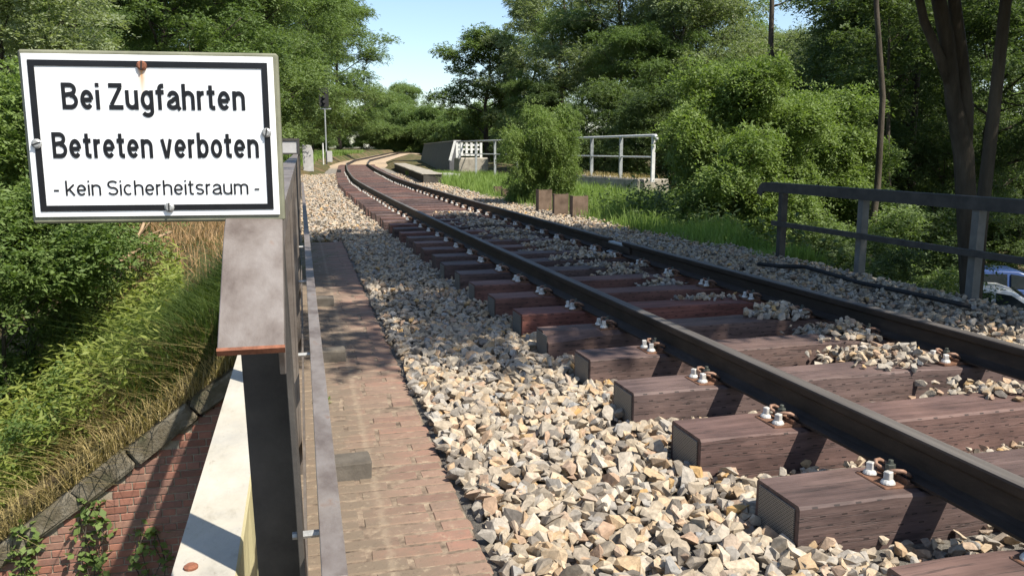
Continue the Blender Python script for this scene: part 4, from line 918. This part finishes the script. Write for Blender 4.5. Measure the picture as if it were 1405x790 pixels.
def tree_kind(key, seed, H, spread, z0, limbs, r0, leaves, rc=(0.16, 0.28), dens=95, nl=8, ll=0.13, lw=0.06, flat=0.6, ln=0.4, droop=0.4, sub=3, up=0.6, lean=0.0, fill=0, wob=0.012, vary=0.2):
    b, tips = grow(seed, H, spread, z0, limbs, r0, sub, up, lean, wob, vary); rg = random.Random(seed + 1)
    C = [t[0] for t in tips]; Rc = [max(0.4, spread * rg.uniform(*rc)) for t in tips]
    for _ in range(fill):
        a = rg.uniform(0, 6.28); z = rg.uniform(z0 * 0.5, H); rr_ = spread * math.sin(math.pi * min(0.95, (0.15 + 0.8 * (z - z0 * 0.5) / (H - z0 * 0.5)))) * math.sqrt(rg.random())
        C.append(Vector((math.cos(a) * rr_, math.sin(a) * rr_, z))); Rc.append(spread * rg.uniform(*rc))
    per = [dens * r ** 1.7 for r in Rc]
    V = clump_foliage([tuple(c) for c in C], Rc, per, nl, ll, lw, flat, ln, droop)
    KINDS[key] = (b.me('trunk', smooth=True), quads_mesh('crown', V), leaves, H)
tree_kind('robinia', 11, 14, 4.6, 3.0, 18, 0.22, 'leaf_robinia', (0.13, 0.24), 130, 9, 0.13, 0.06, 0.85, 0.45, 0.35, sub=5, fill=14)
tree_kind('robinia_tall', 12, 16, 4.2, 4.5, 17, 0.2, 'leaf_robinia', (0.13, 0.24), 130, 9, 0.13, 0.06, 0.85, 0.45, 0.35, sub=5, lean=0.03, fill=8)
tree_kind('full', 13, 13, 5.0, 0.8, 22, 0.24, 'leaf_robinia', (0.13, 0.24), 120, 9, 0.14, 0.065, 0.85, 0.45, 0.35, sub=5, fill=40)
tree_kind('oak', 14, 11, 3.9, 1.6, 17, 0.24, 'leaf_dark', (0.16, 0.26), 150, 7, 0.16, 0.09, 0.9, 0.32, 0.2, sub=4, fill=20)
tree_kind('pale', 15, 12, 3.8, 1.6, 18, 0.15, 'leaf_pale', (0.13, 0.22), 140, 8, 0.14, 0.062, 0.9, 0.35, 0.25, sub=4, up=0.9, fill=14)
tree_kind('bush', 16, 2.9, 1.6, 0.2, 17, 0.035, 'leaf_bright', (0.1, 0.2), 560, 11, 0.08, 0.034, 0.8, 0.36, 0.45, up=0.9, sub=6, fill=16, vary=0.55, wob=0.03)
tree_kind('shrub', 17, 4.6, 1.9, 0.3, 16, 0.06, 'leaf_bright', (0.16, 0.26), 520, 7, 0.07, 0.034, 0.9, 0.2, 0.2, up=0.9, sub=4, fill=30)
tree_kind('under', 18, 4.4, 2.3, 0.3, 14, 0.06, 'leaf_dark', (0.16, 0.27), 180, 8, 0.11, 0.055, 0.85, 0.35, 0.3, up=0.7, sub=4, fill=18)
tree_kind('slim', 19, 14, 2.6, 6.5, 12, 0.13, 'leaf_dark', (0.2, 0.32), 110, 9, 0.14, 0.065, 0.85, 0.45, 0.35, sub=4, lean=-0.01)
tree_kind('canopy', 20, 13, 4.4, 6.6, 17, 0.17, 'leaf_robinia', (0.15, 0.25), 190, 9, 0.15, 0.075, 0.85, 0.45, 0.35, sub=5, lean=-0.16, fill=0)
tree_kind('pole', 23, 14, 1.7, 8.5, 9, 0.13, 'leaf_dark', (0.25, 0.4), 90, 9, 0.13, 0.06, 0.85, 0.4, 0.3, sub=3, lean=0.0, wob=0.004)
tree_kind('snag', 29, 14, 1.6, 7.5, 8, 0.13, 'leaf_pale', (0.22, 0.35), 14, 8, 0.12, 0.05, 0.85, 0.4, 0.3, sub=4, lean=0.012, wob=0.013)
def tree(kind, x, y, z, h, label, group=None, rz=None, wide=1.0, leaves=None, name='tree', cat='tree'):
    tr, cr, lf, H = KINDS[kind]; s = h / H
    e = empty(name, (x, y, z), random.uniform(0, 6.28) if rz is None else rz, label, cat, group); e.scale = (s * wide, s * wide, s)
    a = link('trunk' if name == 'tree' else 'stems', tr, M['bark'], e); c = link('crown' if name == 'tree' else 'foliage', cr, M[lf], e)
    if leaves: c.material_slots[0].link = 'OBJECT'; c.material_slots[0].material = M[leaves]
    return e
random.seed(99)
def px_tree(kind, u, y, vtop, label, group=None, zb=None, **k):
    p = at_y(u, 205, y); z = float(ground_z(p.x, p.y)) if zb is None else zb
    top = at_y(u, vtop, y).z; return tree(kind, p.x, y, z, top - z, label, group, **k)
GL, LLb = 'leafy trees left of the track', 'tall leafy tree in the dense row left of the track, behind the sign'
for kind, u, y, v, w in (('full', 305, 42, -130, 1.0), ('full', 240, 36, -170, 1.0), ('robinia', 150, 34, -150, 1.1), ('full', 348, 62, -90, 0.95), ('full', 385, 78, -50, 0.95), ('robinia', 200, 52, -160, 1.1), ('full', 300, 58, -120, 1.1), ('full', 425, 98, -18, 0.9), ('robinia', 270, 70, -100, 1.2), ('full', 100, 45, -120, 1.1), ('full', 400, 92, 60, 0.9)):
    px_tree(kind, u, y, v, LLb if kind == 'full' else 'feathery high-crowned robinia rising behind the sign', GL, wide=w)
px_tree('full', 466, 132, 5, 'rounded tree at the outer side of the far curve, right beside the open sky', wide=1.0)
px_tree('pale', 35, 21, -120, 'pale fine-leaved tree rising behind the shrub on the left bank', wide=1.05)
px_tree('pale', -30, 17, -60, 'pale-leaved tree at the edge of the left bank', wide=1.1)
px_tree('robinia', 90, 28, -60, 'feathery robinia between the pale tree and the sign', wide=1.0)
GF = 'small far trees beyond the curve'
for u, y, v, kd in ((556, 190, 118, 'full'), (535, 175, 148, 'bush'), (604, 185, 150, 'full'), (632, 180, 160, 'pale'), (585, 210, 150, 'robinia'), (575, 150, 172, 'bush'), (520, 150, 165, 'bush'), (598, 150, 165, 'bush'), (618, 140, 170, 'bush'), (640, 130, 168, 'bush'), (655, 120, 172, 'bush'), (548, 165, 160, 'bush'), (690, 100, 165, 'bush'), (425, 120, 165, 'bush'), (445, 118, 178, 'bush'), (470, 140, 170, 'bush'), (495, 150, 168, 'bush'), (400, 110, 165, 'bush'), (385, 100, 165, 'bush')):
    px_tree(kd, u, y, v, 'small distant tree where the track disappears round the curve', GF, leaves='leaf_robinia' if kd != 'pale' else None)
px_tree('oak', 668, 70, 48, 'round-crowned tree standing alone at the end of the right-hand wood', zb=0.0, wide=1.05, leaves='leaf_robinia')
px_tree('pale', 722, 66, -10, 'tall thin-crowned tree with bare twigs beside the round-crowned tree', zb=-0.5)
GR, LRb = 'trees of the wood right of the track', 'leafy tree in the wood behind the white railing and the plinth'
for kind, u, y, v, w, lf in (('robinia_tall', 770, 52, -90, 1.0, 'leaf_pale'), ('full', 800, 46, 20, 0.9, None), ('robinia_tall', 850, 42, -120, 1.0, 'leaf_pale'), ('full', 880, 37, 40, 0.9, None), ('robinia', 935, 38, -80, 0.9, 'leaf_pale'), ('pale', 975, 42, -40, 1.0, None), ('full', 1040, 40, 62, 0.9, 'leaf_pale'), ('robinia', 1080, 50, 40, 1.0, 'leaf_pale'), ('full', 1130, 36, 52, 0.9, 'leaf_pale'), ('robinia', 960, 60, -10, 1.1, None), ('robinia', 1120, 62, 48, 1.1, None), ('full', 1000, 30, 90, 0.8, None), ('oak', 740, 40, 120, 0.9, None), ('full', 720, 50, 110, 0.8, None), ('under', 830, 31, 130, 1.0, None), ('under', 900, 28, 140, 1.0, None)):
    px_tree(kind, u, y, v, {'robinia_tall': 'tall pale feathery tree towering over the wood behind the white railing', 'under': 'low leafy tree at the edge of the wood behind the plinth', 'pale': 'pale-leaved tree in the wood behind the bright feathery bush'}.get(kind, 'pale robinia in the wood behind the plinth' if lf else LRb), GR, wide=w, leaves=lf)
G2, L2 = 'dark trees beyond the dark railing', 'dark leafy tree in the shaded wood beyond the dark railing'
for kind, u, y, v, w, lf in (('robinia', 1225, 27, -150, 0.9, 'leaf_dark'), ('robinia', 1260, 22, -120, 0.9, 'leaf_dark'), ('robinia', 1345, 20, -90, 0.9, 'leaf_dark'), ('robinia', 1400, 26, -120, 1.0, 'leaf_dark'), ('slim', 1210, 19, -100, 1.0, None), ('full', 1190, 34, 10, 0.9, None), ('robinia', 1290, 34, -100, 1.0, None), ('full', 1380, 36, -60, 1.1, None), ('oak', 1230, 30, 60, 1.0, 'leaf_robinia')):
    px_tree(kind, u, y, v, 'slender dark tree with a high crown beyond the dark railing' if kind == 'slim' else L2 if lf == 'leaf_dark' else 'lighter green tree deep in the wood beyond the dark railing', G2, wide=w, leaves=lf)
def forked():
    e = empty('tree', (7.75, 8.35, -2.6), 0, 'forked dark trunk right behind the dark railing, crown overhead', 'tree')
    L = lambda u, v, y=8.35: at_y(u, v, y) - Vector((7.75, 8.35, -2.6))
    f0 = L(1322, 210); b = B()
    b.tube([L(1332, 470) - Vector((0, 0, 1.3)), L(1332, 400), L(1327, 300), f0, L(1308, 140), L(1300, 60), L(1288, 0), L(1278, -60), L(1262, -200), L(1250, -420)], [0.16, 0.125, 0.118, 0.115, 0.09, 0.085, 0.08, 0.075, 0.06, 0.03], 10)
    b.tube([L(1325, 215), L(1326, 150), L(1318, 70), L(1309, 0), L(1306, -90), L(1325, -300)], [0.07, 0.08, 0.075, 0.068, 0.055, 0.03], 9)
    b.tube([L(1308, 130), L(1290, 80), L(1268, 30), L(1255, -30), L(1215, -160)], [0.06, 0.055, 0.05, 0.04, 0.02], 8)
    link('trunk', b.me('trunk', smooth=True), M['bark'], e)
    C = [L(1250, -420), L(1325, -300), L(1215, -160), L(1290, -330), L(1350, -420), L(1300, -480)]
    link('crown', quads_mesh('crown', clump_foliage([tuple(c) for c in C], [0.9] * 6, [130] * 6, 9, 0.14, 0.065, 0.8, 0.45, 0.35)), M['leaf_dark'], e)
forked()
tree('robinia', 14.5, 3.5, LOW, 14.0, 'broad tree beside the road, beyond the overhanging tree', rz=1.0)
tree('robinia', 19.5, 9.0, LOW, 14.0, 'broad tree at the edge of the parking ground', rz=2.0)
tree('pole', *(at_y(1371, 205, 7.75)[:2]), -2.8, 14.0, 'slimmer straight trunk beside the forked trunk behind the dark railing', rz=2.6, wide=0.75)
tree('snag', *(at_y(1200, 205, 14.5)[:2]), -2.8, 15.0, 'thin dark trunk deeper in the wood, left of the forked trunk', rz=0.6, wide=0.6)
tree('snag', *(at_y(1066, 205, 24)[:2]), -3.0, 16.0, 'bare dark trunk rising above the pale trees', rz=0.6, wide=1.0)
tree('canopy', 7.5, 5.5, -3.4, 12.0, 'overhanging tree beside the bridge, shading the track', rz=0.0, wide=1.0)
GU, LU = 'undergrowth behind the dark railing', 'dark leafy undergrowth bush below the trees behind the dark railing'
for u, y, v in ((1110, 15, 310), (1160, 12.5, 340), (1225, 11, 365), (1180, 17, 270), (1250, 15, 300), (1220, 24, 230), (1300, 26, 235), (1200, 13.5, 320), (1380, 28, 250), (1140, 22, 190), (1440, 24, 250)):
    px_tree('under', u, y, v, LU, GU, name='bush', cat='bush', leaves='leaf_robinia' if random.random() < 0.3 else None, wide=1.0)
px_tree('bush', 1035, 14.2, 140, 'bright green feathery bush growing between the plinth and the dark railing', zb=-0.6, name='bush', cat='bush', wide=0.82, rz=0.5)
px_tree('bush', 1000, 19.0, 168, 'green feathery bush growing right behind the end of the plinth', zb=-0.3, name='bush', cat='bush', wide=0.75, rz=2.0)
px_tree('bush', 1090, 17.5, 178, 'lower green bush behind the bright feathery bush', zb=-1.5, name='bush', cat='bush', wide=0.85, rz=3.1)
px_tree('bush', 738, 20.0, 182, 'round green bush growing in front of the white railing', zb=-0.7, name='bush', cat='bush', wide=0.62, rz=4.0)
px_tree('shrub', 15, 12.6, 150, 'dense small-leaved green shrub on the grass bank beside the sign', zb=-3.0, name='bush', cat='bush', wide=0.85, rz=1.0)
px_tree('shrub', -40, 10.6, 300, 'small-leaved shrub low on the left bank above the coping', zb=-3.4, name='bush', cat='bush', wide=1.0, rz=2.2)
px_tree('shrub', 85, 18.5, 190, 'small-leaved shrub farther along the left bank, behind the sign', zb=-2.5, name='bush', cat='bush', rz=3.7)

# ------------------------------------------------------------------ grasses and weeds
def blades(name, Pts, h, w, matn, lean=0.35, kind='stuff', label=None, cat=None):
    n = len(Pts); a = RNG.uniform(0, 2 * np.pi, n); d = np.c_[np.cos(a), np.sin(a), np.zeros(n)]; s = np.c_[-np.sin(a), np.cos(a), np.zeros(n)]
    h = np.asarray(h) * RNG.uniform(0.5, 1.2, n); l = RNG.normal(0, lean, n) * h; ww = w * RNG.uniform(0.6, 1.3, n); up = np.array([0, 0, 1.0])
    b0 = Pts - s * ww[:, None] / 2; b1 = Pts + s * ww[:, None] / 2
    m = Pts + up * (h * 0.6)[:, None] + d * (l * 0.35)[:, None]; m0 = m - s * ww[:, None] * 0.38; m1 = m + s * ww[:, None] * 0.38
    t = Pts + up * (h * 0.95)[:, None] + d * l[:, None]; t0 = t - s * ww[:, None] * 0.06; t1 = t + s * ww[:, None] * 0.06
    V = np.stack([b0, b1, m1, m0, t1, t0], 1).reshape(-1, 3); i = np.arange(n)[:, None] * 6
    F = np.concatenate([i + np.array([[0, 1, 2, 3]]), i + np.array([[3, 2, 4, 5]])])
    o = link(name, mesh_np(name, V, F), M[matn]); return tag(o, label, cat, None, kind)
def region(n, xf, yr, test=None):
    y = RNG.uniform(*yr, n); lo, hi = xf(y); x = lo + (hi - lo) * RNG.random(n); p = np.c_[x, y, ground_z(x, y) - 0.02]
    return p if test is None else p[test(p)]
g1 = region(34000, lambda y: (5.45 - 0.03 * (y - 9) + 0 * y, 6.5 + 6.2 * sm(9.5, 17, y)), (9.15, 24))
cl = (np.sin(g1[:, 0] * 2.3 + g1[:, 1] * 1.1) + np.sin(g1[:, 0] * 1.1 - g1[:, 1] * 2.7)) * 0.25 + 0.75
blades('grass', g1, 0.38 * cl, 0.012, 'grass', 0.4, label='green grass and weeds growing right of the track', cat='grass')
g2 = region(14000, lambda y: (5.3 + 0 * y, 9.6 + 0 * y), (23, 44)); blades('grass', g2, 0.4, 0.022, 'grass', 0.4, label='green grass in front of the grey wall and picket fence', cat='grass')
g3 = region(9000, lambda y: (np.interp(y, _y, _x) - 12, np.interp(y, _y, _x) - 2.9), (50, 120)); blades('grass', g3, 0.4, 0.05, 'grass', 0.4, label='green verge of grass left of the far curve', cat='grass')
bk = region(900, lambda y: (wx(y) - 0.4, wx(y) + 0.5), (23.4, 32)); bk[:, 2] = 0.46; blades('dry_grass', bk, 0.16, 0.014, 'straw', 0.9, label='dry grass on top of the concrete plinth', cat='grass')
# left bank
def bank(p): return (p[:, 2] > LOW + 0.05) & (p[:, 2] < -0.07)
b1 = region(26000, lambda y: (-5.5 + 0 * y, -0.3 + 0 * y), (YW + 0.35, 10.2), bank)
k = np.sin(b1[:, 0] * 2.1 + b1[:, 1] * 1.7) + np.sin(b1[:, 0] * 0.9 - b1[:, 1] * 2.2)
lowb = b1[:, 0] < -1.5
blades('grass', b1[(k > -0.5)], 0.32, 0.011, 'weed', 0.75, label='yellow-green weeds and grass covering the bank above the coping', cat='grass')
blades('dry_grass', b1[(k <= -0.5)], 0.36, 0.009, 'straw', 0.8, label='straw-coloured dry grass hanging over the coping', cat='grass')
b2 = region(9000, lambda y: (-1.7 + 0 * y, -0.3 + 0 * y), (YW + 0.3, 10.0), bank); blades('grass', b2, 0.45, 0.011, 'shadegrass', 0.9, label='long green grass beside the bridge on the left bank, darkened for shade', cat='grass')
b3 = region(9000, lambda y: (-4.0 + 0 * y, -0.35 + 0 * y), (9.8, 24), None); b3 = b3[b3[:, 2] > -1.8]; blades('dead_brush', b3, 0.22, 0.012, 'needle', 1.0, label='rust-brown dead brush on the left bank below the sign', cat='brush')
cz = region(2600, lambda y: (-4.6 + 0 * y, -0.5 + 0 * y), (YW + 0.02, YW + 0.3)); cz[:, 2] = wallz(cz[:, 0]) + 0.0; cz[:, 1] = YW + RNG.uniform(-0.04, 0.3, len(cz)); blades('dry_grass', cz, 0.3, 0.008, 'straw', 1.6, label='thin dry stalks lying on the sloping coping', cat='grass')
# herbs with leafy stems on the bank
def herb(name, pts, h, nl, ll, lw, matn):
    n = len(pts); VV = []
    for q in range(nl):
        t = (q + 1) / nl; a = RNG.uniform(0, 6.28, n); O = pts + np.c_[np.zeros(n), np.zeros(n), h * t]; D = np.c_[np.cos(a), np.sin(a), np.full(n, 0.25)]
        VV.append(sprays(O, D, np.full(n, 0.05), 2, lw, ll, 0.3))
    return quads_mesh(name, np.concatenate(VV))
hb = region(1500, lambda y: (-4.8 + 0 * y, -1.5 + 0 * y), (YW + 0.35, 11.5), bank)
tag(link('weeds', herb('weeds', hb, RNG.uniform(0.25, 0.7, len(hb)), 9, 0.12, 0.03, 'weed'), M['weed']), 'leafy green weeds standing in the grass of the left bank', 'weeds', kind='stuff')
hb = region(1300, lambda y: (6.3 + 0 * y, 13 + 0 * y), (9.1, 17), lambda p: p[:, 0] < 0.86 * p[:, 1]); tag(link('weeds', herb('weeds', hb, RNG.uniform(0.3, 0.9, len(hb)), 9, 0.11, 0.045, 'grass'), M['leaf_dark']), 'tall leafy weeds on the slope beyond the dark railing', 'weeds', kind='stuff')  # darker leaf colour here stands in for shade under the trees
hb = region(700, lambda y: (6.0 + 0 * y, 8 + 3 * sm(10, 16, y)), (10, 20)); tag(link('weeds', herb('weeds', hb, RNG.uniform(0.2, 0.5, len(hb)), 8, 0.09, 0.035, 'grass'), M['leaf_bright']), 'leafy weeds among the grass around the steel stubs', 'weeds', kind='stuff')
# climbers on the wing wall
for (u, v, lab) in ((120, 735, 'climbing plant with large leaves on the brick wing wall'), (45, 765, 'small climber low on the brick wing wall near the coping foot'), (205, 770, 'small leafy climber in the shadow on the brick wing wall')):
    p = at_y(u, v, YW - 0.06); e = empty('climbing_plant', (p.x, YW - 0.03, p.z), 0, lab, 'plant', None)
    st = B(); O = []
    for k in range(4):
        q = [(0, 0, -0.8)]
        for j in range(7): q.append((q[-1][0] + random.gauss(0, 0.05), -0.02 - 0.03 * random.random(), q[-1][2] + 0.16))
        st.tube(q, 0.005, 5); O += q[2:]
    st.obj('stem', M['bark'], e); O = np.repeat(np.array(O), 3, 0) + RNG.normal(0, 0.04, (len(O) * 3, 3)) * np.array([1, 0.4, 1])
    D = np.c_[RNG.normal(0, 1, len(O)), -np.abs(RNG.normal(0.4, 0.3, len(O))), RNG.normal(-0.4, 0.4, len(O))]
    link('leaves', quads_mesh('leaves', sprays(O, D, np.full(len(O), 0.05), 2, 0.06, 0.09, 0.3)), M['leaf_bright'], e)
# dead branches on the bank
for pts, r0, lab in (([(160, 360), (185, 345), (205, 330), (235, 318)], 0.035, 'pale bare dead branch lying on the brown bank below the sign'), ([(165, 335), (190, 325), (200, 300)], 0.03, 'broken pale branch sticking up from the brown bank'), ([(215, 375), (232, 395), (250, 420)], 0.014, 'thin dark dead twig hanging over the grass bank'), ([(205, 390), (235, 380), (252, 368)], 0.014, 'short dead stick lying on the dirt of the bank')):
    q = [at_y(u, v, 11.8 + 0.3 * i) for i, (u, v) in enumerate(pts)]
    b = B().tube(q, [r0 * (1 - 0.25 * i / len(q) * 2) for i in range(len(q))], 7); m = q[1]
    b.tube([m, m + Vector((0.15, 0.1, 0.2)), m + Vector((0.35, 0.1, 0.28))], [r0 * 0.5, r0 * 0.35, r0 * 0.12], 5)
    tag(b.obj('dead_branch', M['pale_wood'] if r0 > 0.02 else M['bark'], smooth=True), lab, 'branch', 'dead branches on the left bank')
# a sprig lying on the bricks
p = at_z(444, 552, 0.0); e = empty('leaf_sprig', (p.x, p.y, 0), 0, 'small green leaf sprig lying on the brick walkway', 'leaves')
O = np.tile([[0, 0, 0.012]], (6, 1)) + RNG.normal(0, 0.012, (6, 3)) * np.array([1, 1, 0.3]); a = np.linspace(0, 5.5, 6); D = np.c_[np.cos(a), np.sin(a), np.full(6, 0.3)]
link('leaf', quads_mesh('leaf', sprays(O, D, np.full(6, 0.03), 4, 0.02, 0.03, 0.3)), M['leaf_bright'], e)
